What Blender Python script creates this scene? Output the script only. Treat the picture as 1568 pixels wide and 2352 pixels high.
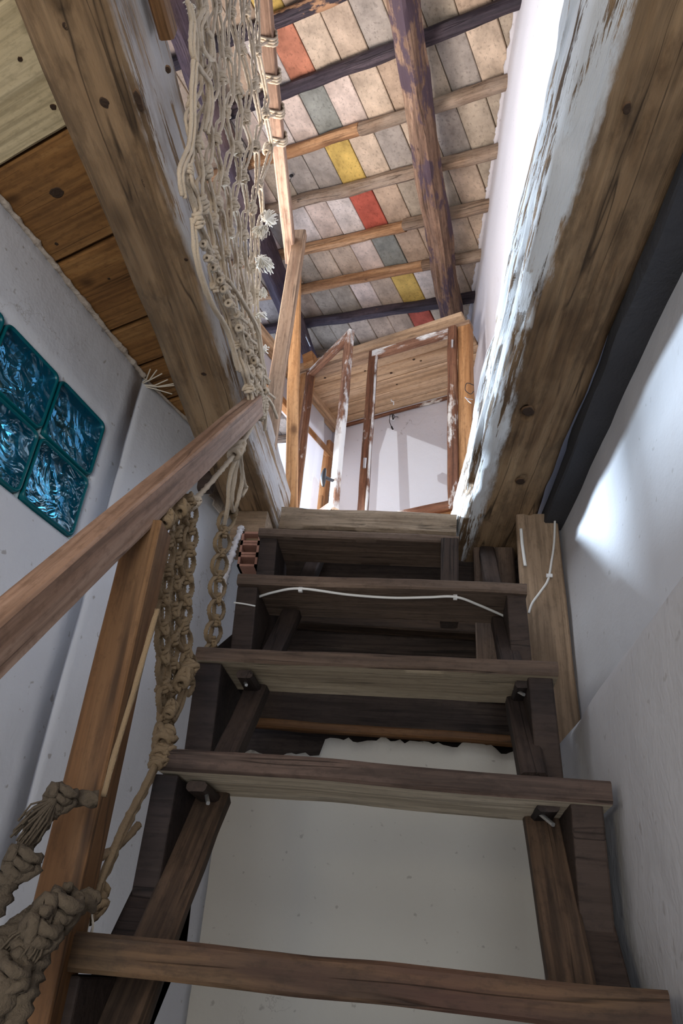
import bpy, bmesh, math, random
import numpy as np
from mathutils import Vector, Matrix, noise
random.seed(7)
sc = bpy.context.scene
for o in list(bpy.data.objects): bpy.data.objects.remove(o)

# ------------------------------------------------------------------ camera (eye at the origin)
F = 1757.0
CX, CY = 784.0, 1176.0
def _basis():
    z = np.array([1030-CX, -1700-CY, F]); z /= np.linalg.norm(z)
    x = -np.array([-13800-CX, 996-CY, F]); x -= x.dot(z)*z; x /= np.linalg.norm(x)
    return np.array([x, np.cross(z, x), z])
RW = _basis()
def ray(px, py): return Vector(RW @ np.array([px-CX, py-CY, F]))
def at_plane(px, py, n, d):
    r = ray(px, py); return r*(d/Vector(n).dot(r))
def at_x(px, py, v): return at_plane(px, py, (1, 0, 0), v)
def at_y(px, py, v): return at_plane(px, py, (0, 1, 0), v)
def at_z(px, py, v): return at_plane(px, py, (0, 0, 1), v)
cam = bpy.data.cameras.new('camera'); camo = bpy.data.objects.new('camera', cam); sc.collection.objects.link(camo)
r_, u_, b_ = RW @ np.array([1, 0, 0]), -(RW @ np.array([0, 1, 0])), -(RW @ np.array([0, 0, 1]))
camo.matrix_world = Matrix(((r_[0], u_[0], b_[0], 0), (r_[1], u_[1], b_[1], 0), (r_[2], u_[2], b_[2], 0), (0, 0, 0, 1)))
cam.sensor_fit = 'HORIZONTAL'; cam.sensor_width = 36; cam.lens = F/1568*36; cam.clip_start = .01
sc.camera = camo

# ------------------------------------------------------------------ sky, lamps, exposure
sc.view_settings.view_transform = 'Standard'; sc.view_settings.look = 'None'
sc.view_settings.exposure = 0.1; sc.view_settings.gamma = 1; sc.view_settings.use_curve_mapping = False
w = bpy.data.worlds.new('sky'); sc.world = w; w.use_nodes = True
bg = w.node_tree.nodes['Background']; bg.inputs[0].default_value = (.62, .74, 1, 1); bg.inputs[1].default_value = 1.7
def area(name, loc, target, size, sizey, power, color, spread=180):
    l = bpy.data.lights.new(name, 'AREA'); l.shape = 'RECTANGLE'; l.size = size; l.size_y = sizey
    l.energy = power; l.color = color; l.spread = math.radians(spread)
    o = bpy.data.objects.new(name, l); sc.collection.objects.link(o); o.location = loc
    o.rotation_euler = (Vector(target)-Vector(loc)).to_track_quat('-Z', 'Y').to_euler(); return o
area('loft_side_fill', (-1.25, .98, 2.45), (.0, 1.3, 1.6), .8, .8, 8, (.86, .92, 1), 100)      # added fill for the loft wall and tiles; no window there
area('loft_window_daylight', (-.775, 2.2, 1.47), (.35, 1.3, .82), .08, .08, 27, (.66, .82, 1), 110)  # window beside the landing
area('far_wall_fill', (-.74, 2.68, 1.72), (.1, 2.7, 1.8), .5, .8, 2.6, (1, .96, .93))  # fill added at the sheet's window to brighten the far loft wall
area('loft_up_fill', (-.95, 1.5, 1.5), (.0, 1.2, 2.7), .5, .5, 11, (1, .91, .84), 120)             # added fill aimed up at the roof tiles, no source there
area('room_fill', (.02, -1.2, .0), (-.35, 1.2, .45), .8, 1.3, 21, (.93, .96, 1))            # added soft fill behind the viewer, no door stands there
area('room_lamp', (-.45, -.35, .15), (-.55, .8, 1.2), .25, .25, 3.6, (1, .86, .62))

# ------------------------------------------------------------------ helpers
def link(o, parent=None):
    sc.collection.objects.link(o)
    if parent is not None:
        o.parent = parent; o.matrix_parent_inverse = Matrix.Translation(parent.location).inverted()
    return o
def tag(o, label=None, cat=None, group=None, kind=None):
    if label: o['label'] = label
    if cat: o['category'] = cat
    if group: o['group'] = group
    if kind: o['kind'] = kind
    return o
def thing(name, label, cat, loc=(0, 0, 0), group=None, kind=None):
    o = bpy.data.objects.new(name, None); o.empty_display_size = .05; o.location = loc
    sc.collection.objects.link(o); return tag(o, label, cat, group, kind)
def meshobj(name, verts, faces, mat, parent=None, smooth=False, mw=None):
    me = bpy.data.meshes.new(name); me.from_pydata([tuple(v) for v in verts], [], faces); me.validate(); me.update()
    if mat: me.materials.append(mat)
    if smooth: me.polygons.foreach_set('use_smooth', [True]*len(me.polygons))
    o = bpy.data.objects.new(name, me)
    if mw is not None: o.matrix_world = mw
    return link(o, parent)
def frame(p0, p1, up):
    p0, p1, up = Vector(p0), Vector(p1), Vector(up)
    x = (p1-p0).normalized(); y = up.cross(x).normalized(); z = x.cross(y)
    c = (p0+p1)/2
    return Matrix(((x.x, y.x, z.x, c.x), (x.y, y.y, z.y, c.y), (x.z, y.z, z.z, c.z), (0, 0, 0, 1))), (p1-p0).length
def fb(x, y, z, o=3): return noise.fractal(Vector((x, y, z)), 1.0, 2.0, o)
def timber(name, p0, p1, wd, ht, up=(0, 0, 1), mat=None, parent=None, nx=24, ns=4, rough=.002, wob=.002, corner=.004, seed=None, groove=0, taper=0, round_=0):
    """a sawn or hewn timber between two points, local x along its length"""
    M, L = frame(p0, p1, up); s = random.random()*50 if seed is None else seed
    prof = []                       # closed profile, ns points per side
    c = min(corner, wd*.3, ht*.3)
    hw, hh = wd/2, ht/2
    for k, (a, b) in enumerate((((-hw+c, -hh), (hw-c, -hh)), ((hw, -hh+c), (hw, hh-c)), ((hw-c, hh), (-hw+c, hh)), ((-hw, hh-c), (-hw, -hh+c)))):
        for i in range(ns):
            t = i/(ns-1); prof.append((a[0]+(b[0]-a[0])*t, a[1]+(b[1]-a[1])*t))
    if round_:
        q = []
        for (y, z) in prof:
            an = math.atan2(z/hh, y/hw); q.append((y*(1-round_)+round_*hw*math.cos(an), z*(1-round_)+round_*hh*math.sin(an)))
        prof = q
    n = len(prof); vs = []; fs = []
    for i in range(nx+1):
        t = i/nx; x = (t-.5)*L
        wy = wob*fb(x*3, s, 0); wz = wob*fb(x*3, s, 9); k = 1-taper*t
        for (y, z) in prof:
            d = rough*fb(x*6, y*40+s, z*40) if rough else 0
            if groove: d -= groove*max(0, fb(x*5+s, y*90, z*90, 4)-.12)*2
            r = math.hypot(y, z) or 1
            vs.append((x, y*k+wy+d*y/r, z*k+wz+d*z/r))
    for i in range(nx):
        for j in range(n):
            a = i*n+j; b = i*n+(j+1) % n
            fs.append((a, a+n, b+n, b))
    fs.append(tuple(range(n))); fs.append(tuple(reversed([nx*n+j for j in range(n)])))
    o = meshobj(name, vs, fs, mat, parent, smooth=False, mw=M)
    me = o.data; me.polygons.foreach_set('use_smooth', [True]*len(me.polygons))
    me.polygons[-1].use_smooth = False; me.polygons[-2].use_smooth = False
    try: me.set_sharp_from_angle(angle=math.radians(40))
    except Exception: pass
    return o
def tube_data(pts, r, n=8, lobes=3, twist=0.0, closed=False, fuzz=0):
    pts = [Vector(p) for p in pts]
    vs = []; fs = []; prev = None; L = 0
    for i, p in enumerate(pts):
        a = pts[max(i-1, 0)]; b = pts[min(i+1, len(pts)-1)]; t = (b-a)
        t = t.normalized() if t.length > 1e-9 else Vector((0, 0, 1))
        if prev is None: u = t.orthogonal().normalized()
        else:
            u = prev-t*prev.dot(t); u = u.normalized() if u.length > 1e-6 else t.orthogonal().normalized()
        prev = u; v = t.cross(u)
        if i: L += (p-pts[i-1]).length
        rr = r if not callable(r) else r(i/(len(pts)-1))
        for k in range(n):
            an = 2*math.pi*k/n
            q = rr*(1+(.20*math.cos(lobes*(an-L*twist)) if twist else 0)+(random.uniform(-fuzz, fuzz) if fuzz else 0))
            vs.append(p+u*math.cos(an)*q+v*math.sin(an)*q)
    for i in range(len(pts)-1):
        for k in range(n):
            a = i*n+k; b = i*n+(k+1) % n
            fs.append((a, b, b+n, a+n))
    fs.append(tuple(reversed(range(n)))); fs.append(tuple((len(pts)-1)*n+k for k in range(n)))
    return vs, fs
def merge(parts):
    V = []; Fc = []
    for v, f in parts:
        o = len(V); V += list(v); Fc += [tuple(i+o for i in q) for q in f]
    return V, Fc
def smooth_path(pts, step):
    pts = [Vector(p) for p in pts]
    if len(pts) < 3:
        n = max(2, int((pts[1]-pts[0]).length/step)); return [pts[0].lerp(pts[1], i/n) for i in range(n+1)]
    out = []
    for i in range(len(pts)-1):
        p0, p1, p2, p3 = pts[max(i-1, 0)], pts[i], pts[i+1], pts[min(i+2, len(pts)-1)]
        n = max(2, int((p2-p1).length/step))
        for k in range(n):
            t = k/n
            out.append(.5*((2*p1)+(-p0+p2)*t+(2*p0-5*p1+4*p2-p3)*t*t+(-p0+3*p1-3*p2+p3)*t**3))
    out.append(pts[-1]); return out

# ------------------------------------------------------------------ materials
def mat_new(name):
    m = bpy.data.materials.new(name); m.use_nodes = True; nt = m.node_tree; nt.nodes.clear()
    out = nt.nodes.new('ShaderNodeOutputMaterial'); b = nt.nodes.new('ShaderNodeBsdfPrincipled'); b.inputs['Specular IOR Level'].default_value = .3
    nt.links.new(b.outputs[0], out.inputs[0]); return m, nt, b
def N(nt, t, **kw):
    n = nt.nodes.new(t)
    for k, v in kw.items():
        if k == 'inp':
            for i, x in v.items(): n.inputs[i].default_value = x
        else: setattr(n, k, v)
    return n
def ramp(nt, src, stops):
    r = nt.nodes.new('ShaderNodeValToRGB'); e = r.color_ramp.elements
    while len(e) < len(stops): e.new(.5)
    for i, (p, c) in enumerate(stops): e[i].position = p; e[i].color = c if len(c) == 4 else (*c, 1)
    nt.links.new(src, r.inputs[0]); return r.outputs[0]
def mixc(nt, fac, a, b, mode='MIX'):
    m = N(nt, 'ShaderNodeMix', data_type='RGBA', blend_type=mode)
    for s, v in ((0, fac), (6, a), (7, b)):
        if hasattr(v, 'links'): nt.links.new(v, m.inputs[s])
        else: m.inputs[s].default_value = v if s == 0 else ((*v, 1) if len(v) == 3 else v)
    return m.outputs[2]
def math_(nt, op, a, b=0.0, clamp=False):
    m = N(nt, 'ShaderNodeMath', operation=op, use_clamp=clamp)
    for s, v in ((0, a), (1, b)):
        if hasattr(v, 'links'): nt.links.new(v, m.inputs[s])
        else: m.inputs[s].default_value = v
    return m.outputs[0]
def coords(nt, rand=True):
    tc = N(nt, 'ShaderNodeTexCoord')
    if not rand: return tc.outputs['Object']
    oi = N(nt, 'ShaderNodeObjectInfo'); sc_ = math_(nt, 'MULTIPLY', oi.outputs['Random'], 40)
    a = N(nt, 'ShaderNodeVectorMath', operation='ADD'); nt.links.new(tc.outputs['Object'], a.inputs[0]); nt.links.new(sc_, a.inputs[1]); return a.outputs[0]
def nz(nt, vec, scale, detail=6, rough=.6, stretch=None, dist=0):
    if stretch:
        mp = N(nt, 'ShaderNodeMapping'); mp.inputs['Scale'].default_value = stretch; nt.links.new(vec, mp.inputs[0]); vec = mp.outputs[0]
    n = N(nt, 'ShaderNodeTexNoise', inp={'Scale': scale, 'Detail': detail, 'Roughness': rough, 'Distortion': dist}); nt.links.new(vec, n.inputs['Vector']); return n.outputs['Fac']
def wood(name, dark, mid, light, grain=10, fine=60, rough=.75, bump=.35, stain=None, stain_amt=.5, paint=None, paint_lo=.5, paint_hi=.56, knots=True, rnd=True, bdist=.004, crack=.7):
    m, nt, b = mat_new(name); v = coords(nt, rnd)
    g = nz(nt, v, grain, 8, .62, (.22, 2.2, 2.2), .8); f = nz(nt, v, fine, 4, .6, (.09, 2.4, 2.4))
    c = ramp(nt, g, [(.3, dark), (.48, mid), (.68, light)])
    c = mixc(nt, math_(nt, 'MULTIPLY', ramp(nt, f, [(.38, (1, 1, 1)), (.55, (0, 0, 0))]), .5), c, tuple(x*.45 for x in dark))
    bl = nz(nt, v, 4, 3, .5)
    if stain is not None:
        s = ramp(nt, bl, [(.5-.12, (0, 0, 0)), (.5+.12, (1, 1, 1))]); c = mixc(nt, math_(nt, 'MULTIPLY', s, stain_amt), c, stain)
    if knots:
        mp = N(nt, 'ShaderNodeMapping'); mp.inputs['Scale'].default_value = (4.5, 8, 8); nt.links.new(v, mp.inputs[0])
        vo = N(nt, 'ShaderNodeTexVoronoi', inp={'Scale': 1.0}); nt.links.new(mp.outputs[0], vo.inputs['Vector'])
        k = ramp(nt, vo.outputs['Distance'], [(.05, (1, 1, 1)), (.13, (0, 0, 0))]); c = mixc(nt, math_(nt, 'MULTIPLY', k, .8), c, tuple(x*.35 for x in dark))
    ck = math_(nt, 'ABSOLUTE', math_(nt, 'SUBTRACT', nz(nt, v, grain*1.1, 3, .5, (.10, 2.6, 2.6)), .5))
    ckf = ramp(nt, ck, [(.0, (1, 1, 1)), (.012, (0, 0, 0))]); ckm = ramp(nt, nz(nt, v, 6, 2, .5), [(.45, (0, 0, 0)), (.55, (1, 1, 1))]); ckf = math_(nt, 'MULTIPLY', ckf, ckm)
    c = mixc(nt, math_(nt, 'MULTIPLY', ckf, crack), c, tuple(x*.2 for x in dark))
    dp = ramp(nt, nz(nt, v, 70, 4, .7, (.6, 1.4, 1.4)), [(.36, (1, 1, 1)), (.5, (0, 0, 0))]); c = mixc(nt, math_(nt, 'MULTIPLY', dp, .35), c, tuple(x*.6 for x in dark))
    if paint is not None:
        p = nz(nt, v, 7, 8, .65, (.6, 1.5, 1.5)); pf = ramp(nt, p, [(paint_lo, (0, 0, 0)), (paint_hi, (1, 1, 1))]); c = mixc(nt, pf, c, paint)
    nt.links.new(c, b.inputs['Base Color']); b.inputs['Roughness'].default_value = rough
    h = math_(nt, 'SUBTRACT', math_(nt, 'ADD', math_(nt, 'MULTIPLY', f, .9), g), math_(nt, 'MULTIPLY', ckf, .8))
    bp = N(nt, 'ShaderNodeBump', inp={'Strength': bump, 'Distance': bdist}); nt.links.new(h, bp.inputs['Height']); nt.links.new(bp.outputs[0], b.inputs['Normal'])
    return m
def plaster(name, col, col2, dirt=(.25, .22, .2), dirt_amt=.5, scale=3, bump=.25, speck=True):
    m, nt, b = mat_new(name); v = coords(nt, False)
    c = mixc(nt, nz(nt, v, scale, 5, .55), col, col2)
    if speck:
        s = ramp(nt, nz(nt, v, 55, 2, .4), [(.70, (0, 0, 0)), (.76, (1, 1, 1))]); c = mixc(nt, math_(nt, 'MULTIPLY', s, dirt_amt), c, dirt)
        cr = nz(nt, v, 3.2, 7, .6); cr = math_(nt, 'ABSOLUTE', math_(nt, 'SUBTRACT', cr, .47)); cr = ramp(nt, cr, [(.0, (1, 1, 1)), (.0018, (0, 0, 0))])
        ms = ramp(nt, nz(nt, v, 2.1, 2, .5), [(.58, (0, 0, 0)), (.66, (1, 1, 1))])
        c = mixc(nt, math_(nt, 'MULTIPLY', math_(nt, 'MULTIPLY', cr, ms), .7), c, dirt)
    nt.links.new(c, b.inputs['Base Color']); b.inputs['Roughness'].default_value = .9
    h = math_(nt, 'ADD', nz(nt, v, 9, 6, .55), math_(nt, 'MULTIPLY', nz(nt, v, 140, 3, .5), .12))
    bp = N(nt, 'ShaderNodeBump', inp={'Strength': bump, 'Distance': .02}); nt.links.new(h, bp.inputs['Height']); nt.links.new(bp.outputs[0], b.inputs['Normal'])
    return m
def simple(name, col, rough=.5, metal=0, bump=0, bs=80):
    m, nt, b = mat_new(name); b.inputs['Base Color'].default_value = (*col, 1); b.inputs['Roughness'].default_value = rough; b.inputs['Metallic'].default_value = metal
    if bump:
        v = coords(nt, False); n = nz(nt, v, bs, 5, .6); bp = N(nt, 'ShaderNodeBump', inp={'Strength': bump, 'Distance': .003}); nt.links.new(n, bp.inputs['Height']); nt.links.new(bp.outputs[0], b.inputs['Normal'])
        nt.links.new(mixc(nt, n, tuple(x*.75 for x in col), tuple(min(1, x*1.2) for x in col)), b.inputs['Base Color'])
    return m
M = {}
M['beam'] = wood('beam_wood', (.13, .075, .035), (.27, .165, .08), (.38, .25, .135), 6, 40, stain=(.17, .12, .07), stain_amt=.5, bump=.6, bdist=.006)
M['board'] = wood('board_wood', (.15, .065, .02), (.31, .15, .048), (.44, .24, .09), 7, 40, stain=(.16, .08, .03), stain_amt=.4, bump=.2)
M['board_pale'] = wood('board_pale_wood', (.48, .38, .22), (.60, .49, .30), (.68, .57, .37), 5, 35, bump=.15)
M['tread'] = wood('tread_wood', (.06, .038, .027), (.135, .09, .065), (.23, .16, .115), 8, 45, stain=(.12, .085, .065), stain_amt=.6, bump=.5, knots=False)
M['tread_dark'] = wood('tread_dark_wood', (.035, .023, .018), (.08, .053, .042), (.15, .10, .08), 8, 45, bump=.5, knots=False)
M['tread_pale'] = wood('tread_pale_wood', (.33, .26, .18), (.45, .37, .26), (.55, .46, .34), 7, 45, stain=(.3, .24, .17), stain_amt=.4, bump=.3, knots=False)
M['tread_bright'] = wood('tread_bright_wood', (.55, .45, .32), (.72, .62, .47), (.82, .73, .58), 6, 40, bump=.2, knots=False, crack=.3)
M['tread_worn'] = wood('tread_worn_wood', (.028, .019, .012), (.068, .045, .027), (.16, .095, .045), 9, 45, stain=(.085, .035, .028), stain_amt=.5, bump=.5, knots=False)
M['stringer'] = wood('stringer_wood', (.013, .009, .009), (.026, .018, .017), (.045, .031, .027), 7, 50, stain=(.10, .065, .045), stain_amt=.3, bump=.4, knots=False)
M['cleat'] = wood('cleat_wood', (.03, .019, .014), (.07, .045, .03), (.15, .09, .055), 8, 50, bump=.4, knots=False)
M['header'] = wood('header_wood', (.13, .09, .06), (.28, .21, .145), (.42, .33, .24), 7, 50, stain=(.16, .11, .07), stain_amt=.6, bump=.7, knots=False)
M['orange'] = wood('new_pine', (.33, .14, .05), (.5, .25, .10), (.6, .34, .16), 6, 40, bump=.15)
M['pine'] = wood('pale_pine', (.42, .27, .16), (.58, .40, .26), (.66, .49, .34), 6, 40, bump=.15)
M['rail'] = wood('rail_wood', (.18, .095, .055), (.33, .2, .135), (.47, .33, .25), 5, 40, bump=.15, rough=.6)
M['newel'] = wood('newel_wood', (.10, .045, .016), (.165, .078, .03), (.22, .12, .055), 5, 40, bump=.15, rough=.6)
M['casement'] = wood('casement_wood', (.10, .04, .02), (.2, .085, .045), (.3, .15, .08), 9, 60, bump=.4, paint=(.72, .68, .62), paint_lo=.6, paint_hi=.66, knots=False)
M['casement_worn'] = wood('casement_worn', (.12, .05, .03), (.26, .13, .08), (.36, .2, .12), 9, 60, bump=.4, paint=(.75, .74, .72), paint_lo=.46, paint_hi=.54, knots=False)
M['ply'] = wood('board_offcut', (.2, .135, .085), (.31, .215, .14), (.38, .27, .18), 5, 40, bump=.15, crack=.2)
M['casement_pale'] = wood('head_wood', (.2, .11, .065), (.34, .22, .14), (.45, .31, .21), 6, 40, bump=.2)
M['plank'] = wood('loft_plank', (.38, .23, .13), (.56, .37, .22), (.66, .47, .31), 5, 30, bump=.15)
M['purlin'] = wood('purlin_wood', (.10, .055, .035), (.25, .15, .10), (.42, .27, .18), 7, 50, bump=.7, paint=(.085, .055, .07), paint_lo=.5, paint_hi=.55, knots=False)
M['purlin_dark'] = wood('purlin_dark', (.03, .02, .03), (.07, .05, .07), (.13, .1, .13), 7, 50, bump=.7, stain=(.2, .12, .08), stain_amt=.4, knots=False)
M['lath'] = wood('rafter_wood', (.27, .125, .055), (.50, .27, .13), (.66, .41, .23), 7, 40, bump=.5)
M['lath_old'] = wood('rafter_old', (.15, .09, .055), (.28, .18, .115), (.4, .28, .19), 8, 40, bump=.8, stain=(.5, .42, .34), stain_amt=.4)
M['lath_dark'] = wood('rafter_dark', (.022, .018, .026), (.055, .04, .05), (.11, .08, .09), 7, 40, bump=.6, paint=(.4, .22, .12), paint_lo=.62, paint_hi=.66, knots=False)
M['wallL'] = plaster('plaster_left', (.66, .68, .74), (.56, .57, .62), dirt_amt=.6)
M['wallR'] = plaster('plaster_right', (.6, .6, .62), (.5, .49, .5), dirt_amt=.35)
M['wallB'] = plaster('plaster_back', (.62, .6, .54), (.52, .5, .46), dirt_amt=.5)
M['wallU'] = plaster('plaster_loft', (.70, .68, .71), (.60, .58, .61), dirt_amt=.3, bump=.2)
M['rough'] = plaster('plaster_rough', (.55, .5, .45), (.32, .25, .2), dirt_amt=.5, scale=30, bump=.9)
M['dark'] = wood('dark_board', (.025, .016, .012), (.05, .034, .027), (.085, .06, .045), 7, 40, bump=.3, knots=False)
M['back'] = simple('roof_felt', (.03, .025, .022), .95)
M['rope'] = simple('jute_rope', (.58, .47, .35), .95, bump=.6, bs=400)
M['rope_dark'] = simple('jute_rope_aged', (.27, .19, .11), .95, bump=.6, bs=400)
M['rope_grey'] = simple('old_hemp_rope', (.105, .08, .055), .98, bump=1.0, bs=260)
M['fray'] = simple('frayed_jute', (.74, .68, .58), .95)
M['cable'] = simple('cable_sheath', (.72, .71, .68), .45)
M['black'] = simple('black_plastic', (.02, .02, .022), .4)
M['metal'] = simple('zinc_plate', (.75, .77, .78), .35, .9)
M['iron'] = simple('blackened_iron', (.06, .06, .065), .45, .7)
M['white'] = simple('white_ceramic', (.8, .8, .8), .4)
M['brick'] = simple('hollow_brick', (.38, .2, .15), .9, bump=.6, bs=60)
M['concrete'] = plaster('floor_concrete', (.58, .55, .5), (.48, .45, .41), bump=.3)
M['dark_strip'] = plaster('dark_wall_strip', (.06, .06, .066), (.03, .03, .034), bump=.5, speck=False)
def tile_mat(name, c):
    m, nt, b = mat_new(name); v = coords(nt)
    c = (c[0]*.88, c[1]*.84, c[2]*.80)
    k = mixc(nt, ramp(nt, nz(nt, v, 12, 6, .65), [(.3, (0, 0, 0)), (.7, (1, 1, 1))]), tuple(x*.62 for x in c), tuple(min(1, x*1.25) for x in c))
    s = ramp(nt, nz(nt, v, 90, 3, .6), [(.56, (0, 0, 0)), (.66, (1, 1, 1))]); k = mixc(nt, math_(nt, 'MULTIPLY', s, .55), k, tuple(x*.5 for x in c))
    s = ramp(nt, nz(nt, v, 9, 5, .7), [(.57, (0, 0, 0)), (.68, (1, 1, 1))]); k = mixc(nt, math_(nt, 'MULTIPLY', s, .35), k, tuple(x*.45 for x in c))
    nt.links.new(k, b.inputs['Base Color']); b.inputs['Roughness'].default_value = .9
    bp = N(nt, 'ShaderNodeBump', inp={'Strength': .4, 'Distance': .004}); nt.links.new(nz(nt, v, 45, 6, .65), bp.inputs['Height']); nt.links.new(bp.outputs[0], b.inputs['Normal']); return m
TM = {k: tile_mat('tile_'+k, c) for k, c in {
    'beige': (.62, .50, .40), 'sand': (.66, .54, .43), 'clay': (.56, .43, .33), 'pink': (.76, .64, .58), 'pale': (.80, .74, .72), 'grey': (.44, .40, .37), 'slate': (.33, .35, .33),
    'ochre': (.74, .53, .16), 'red': (.55, .13, .09), 'rust': (.62, .26, .17), 'dim': (.5, .43, .35)}.items()}
# ------------------------------------------------------------------ setting: walls
ZF = -.9
def grid_wall(name, us, vs_, fn, mat, thick=None):
    V = [fn(u, v) for v in vs_ for u in us]; n = len(us)
    Fc = [(j*n+i, j*n+i+1, (j+1)*n+i+1, (j+1)*n+i) for j in range(len(vs_)-1) for i in range(n-1)]
    o = meshobj(name, V, Fc, mat, None, smooth=True); tag(o, kind='structure')
    if thick:
        s = o.modifiers.new('thickness', 'SOLIDIFY'); s.thickness = thick; s.offset = -1
    return o
def lin(a, b, n): return [a+(b-a)*i/(n-1) for i in range(n)]
# left wall, near part: a grid with a hole for the glass blocks
uA = Vector((.233, .973, 0)).normalized(); A0 = Vector((-.717, 1.375, 0)); nA = Vector((.973, -.233, 0)).normalized()
DA = nA.dot(A0)
def PA(s, z, off=0): return A0-uA*s+Vector((0, 0, z))+nA*(off+.004*fb(s*4, z*4, 1))
g1 = at_plane(240, 976, nA, DA); g2 = at_plane(199, 1114, nA, DA); g3 = at_plane(160, 1240, nA, DA); g4 = at_plane(130, 880, nA, DA)
s_r = (A0-Vector((g1.x, g1.y, 0))).dot(uA); bw = (Vector((g1.x, g1.y, 0))-Vector((g4.x, g4.y, 0))).length
z_t = g1.z; bh = .5*(g1.z-g3.z)
NB = 3
hole = (s_r, s_r+bw*NB, z_t-2*bh, z_t)
def wall_hole(name, s0, s1, z0, z1, hole, P, mat, ds=.05):
    ss = sorted(set([round(x, 5) for x in lin(s0, s1, int((s1-s0)/ds)+2)]+[hole[0], hole[1]])); zs = sorted(set([round(x, 5) for x in lin(z0, z1, int((z1-z0)/ds)+2)]+[hole[2], hole[3]]))
    V = [P(s, z) for z in zs for s in ss]; n = len(ss); Fc = []
    for j in range(len(zs)-1):
        for i in range(n-1):
            cs, cz = (ss[i]+ss[i+1])/2, (zs[j]+zs[j+1])/2
            if hole[0] < cs < hole[1] and hole[2] < cz < hole[3]: continue
            Fc.append((j*n+i, (j+1)*n+i, (j+1)*n+i+1, j*n+i+1))
    o = meshobj(name, V, Fc, mat, None, smooth=True); tag(o, kind='structure')
    s = o.modifiers.new('thickness', 'SOLIDIFY'); s.thickness = .09; s.offset = -1; s.use_flip_normals = False
    return o
ZC = 1.235                        # underside of the loft boards
wl = wall_hole('wall_left', 0, 3.0, ZF, ZC+.02, hole, PA, M['wallL'])
# far part of the left wall, turning towards the stair
B1 = Vector((-.502, 1.93, 0)); uB = (B1-A0); LB = uB.length; uB.normalize(); nB = Vector((uB.y, -uB.x, 0))
grid_wall('wall_left', lin(0, LB, 20), lin(ZF, ZC+.02, 60), lambda s, z: A0+uB*s+Vector((0, 0, z))+nB*(.004*fb(s*5, z*5, 4)-.006), M['wallL'], .08)
# back wall under the stair with a broken plaster top edge
def back_top(x):
    b = .515+.018*fb(x*14, 2, 0)+.012*abs(fb(x*30, 5, 0))
    return b-(.045 if x < -.27 else 0)-(.01 if x > .16 else 0)
grid_wall('wall_back', lin(-.75, .42, 100), lin(0, 1, 40), lambda x, t: Vector((x, 1.925+.004*fb(x*4, t*6, 3)+(.012*t**30), ZF+(back_top(x)-ZF)*t)), M['wallB'], .12)
# right wall: thick lower half, rounded shoulder, recessed upper half
def XR(y, z):
    up = .33+.085*(1.7-y); lo = .245+.02*max(0, .9-y)
    zz = .425+.05*(y-1.0)
    t = min(1, max(0, (z-zz+.045)/.10)); t = t*t*(3-2*t)
    return lo+(up-lo)*t+.004*fb(y*4, z*4, 7)
grid_wall('wall_right', lin(-1.5, 2.3, 70), lin(ZF, 1.32, 90), lambda y, z: Vector((XR(y, z), y, z)), M['wallR'], None)
grid_wall('wall_near', lin(-1.6, .6, 10), lin(ZF, 3.6, 10), lambda x, z: Vector((x, -1.5, z)), M['wallL'])
grid_wall('floor', lin(-1.7, .8, 6), lin(-1.6, 2.6, 6), lambda x, y: Vector((x, y, ZF)), M['concrete'])
# dark panel in place of the unlit void between back wall and landing
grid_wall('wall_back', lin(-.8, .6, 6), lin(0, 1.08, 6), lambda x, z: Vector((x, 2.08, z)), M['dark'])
grid_wall('wall_back', lin(-.62, .45, 3), lin(1.93, 2.09, 3), lambda x, y: Vector((x, y, .44)), M['rough'])
db = thing('stair_backing', 'dark boards behind the treads, the upper ones added for the dark unlit void', 'boarding', (-.12, 1.93, .6))
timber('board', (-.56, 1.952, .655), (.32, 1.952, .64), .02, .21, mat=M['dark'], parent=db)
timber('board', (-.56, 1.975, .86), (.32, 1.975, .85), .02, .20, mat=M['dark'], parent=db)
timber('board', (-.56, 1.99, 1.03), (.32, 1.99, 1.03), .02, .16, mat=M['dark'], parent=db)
timber('ledge_strip', (-.49, 1.93, .545), (.22, 1.93, .53), .03, .022, mat=M['newel'], parent=db)['label'] = 'light brown timber strip along the bottom'
timber('ledge_strip', (-.42, 1.93, .835), (.2, 1.93, .815), .05, .035, mat=M['cleat'], parent=db)

# ------------------------------------------------------------------ glass block window
gb = thing('window_1', None, None, tuple(PA(s_r+bw*1.5, z_t-bh)), kind='structure')
def glassmat(name, col, rough, bump):
    m, nt, b = mat_new(name); v = coords(nt)
    b.inputs['Base Color'].default_value = (*col, 1); b.inputs['Roughness'].default_value = rough; b.inputs['Transmission Weight'].default_value = .92; b.inputs['IOR'].default_value = 1.35
    n = nz(nt, v, 14, 2, .4, dist=2.2)
    bp = N(nt, 'ShaderNodeBump', inp={'Strength': bump, 'Distance': .03}); nt.links.new(n, bp.inputs['Height']); nt.links.new(bp.outputs[0], b.inputs['Normal']); return m
M['gpane'] = glassmat('glass_block_face', (.62, .88, 1.0), .05, .9)
M['gbackpane'] = glassmat('glass_block_back', (.45, .62, .7), .12, 1.0)
M['teal'] = simple('teal_glass_edge', (.0, .09, .115), .3)
mg, nt, b = mat_new('block_front_glass'); tr = N(nt, 'ShaderNodeBsdfTransparent'); tr.inputs[0].default_value = (.55, .82, .9, 1); gl = N(nt, 'ShaderNodeBsdfGlossy', inp={'Roughness': .12}); mx = N(nt, 'ShaderNodeMixShader'); mx.inputs[0].default_value = .07
vv = coords(nt); bpn = N(nt, 'ShaderNodeBump', inp={'Strength': .8, 'Distance': .03}); nt.links.new(nz(nt, vv, 16, 2, .4, dist=2.0), bpn.inputs['Height']); nt.links.new(bpn.outputs[0], gl.inputs['Normal'])
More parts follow.
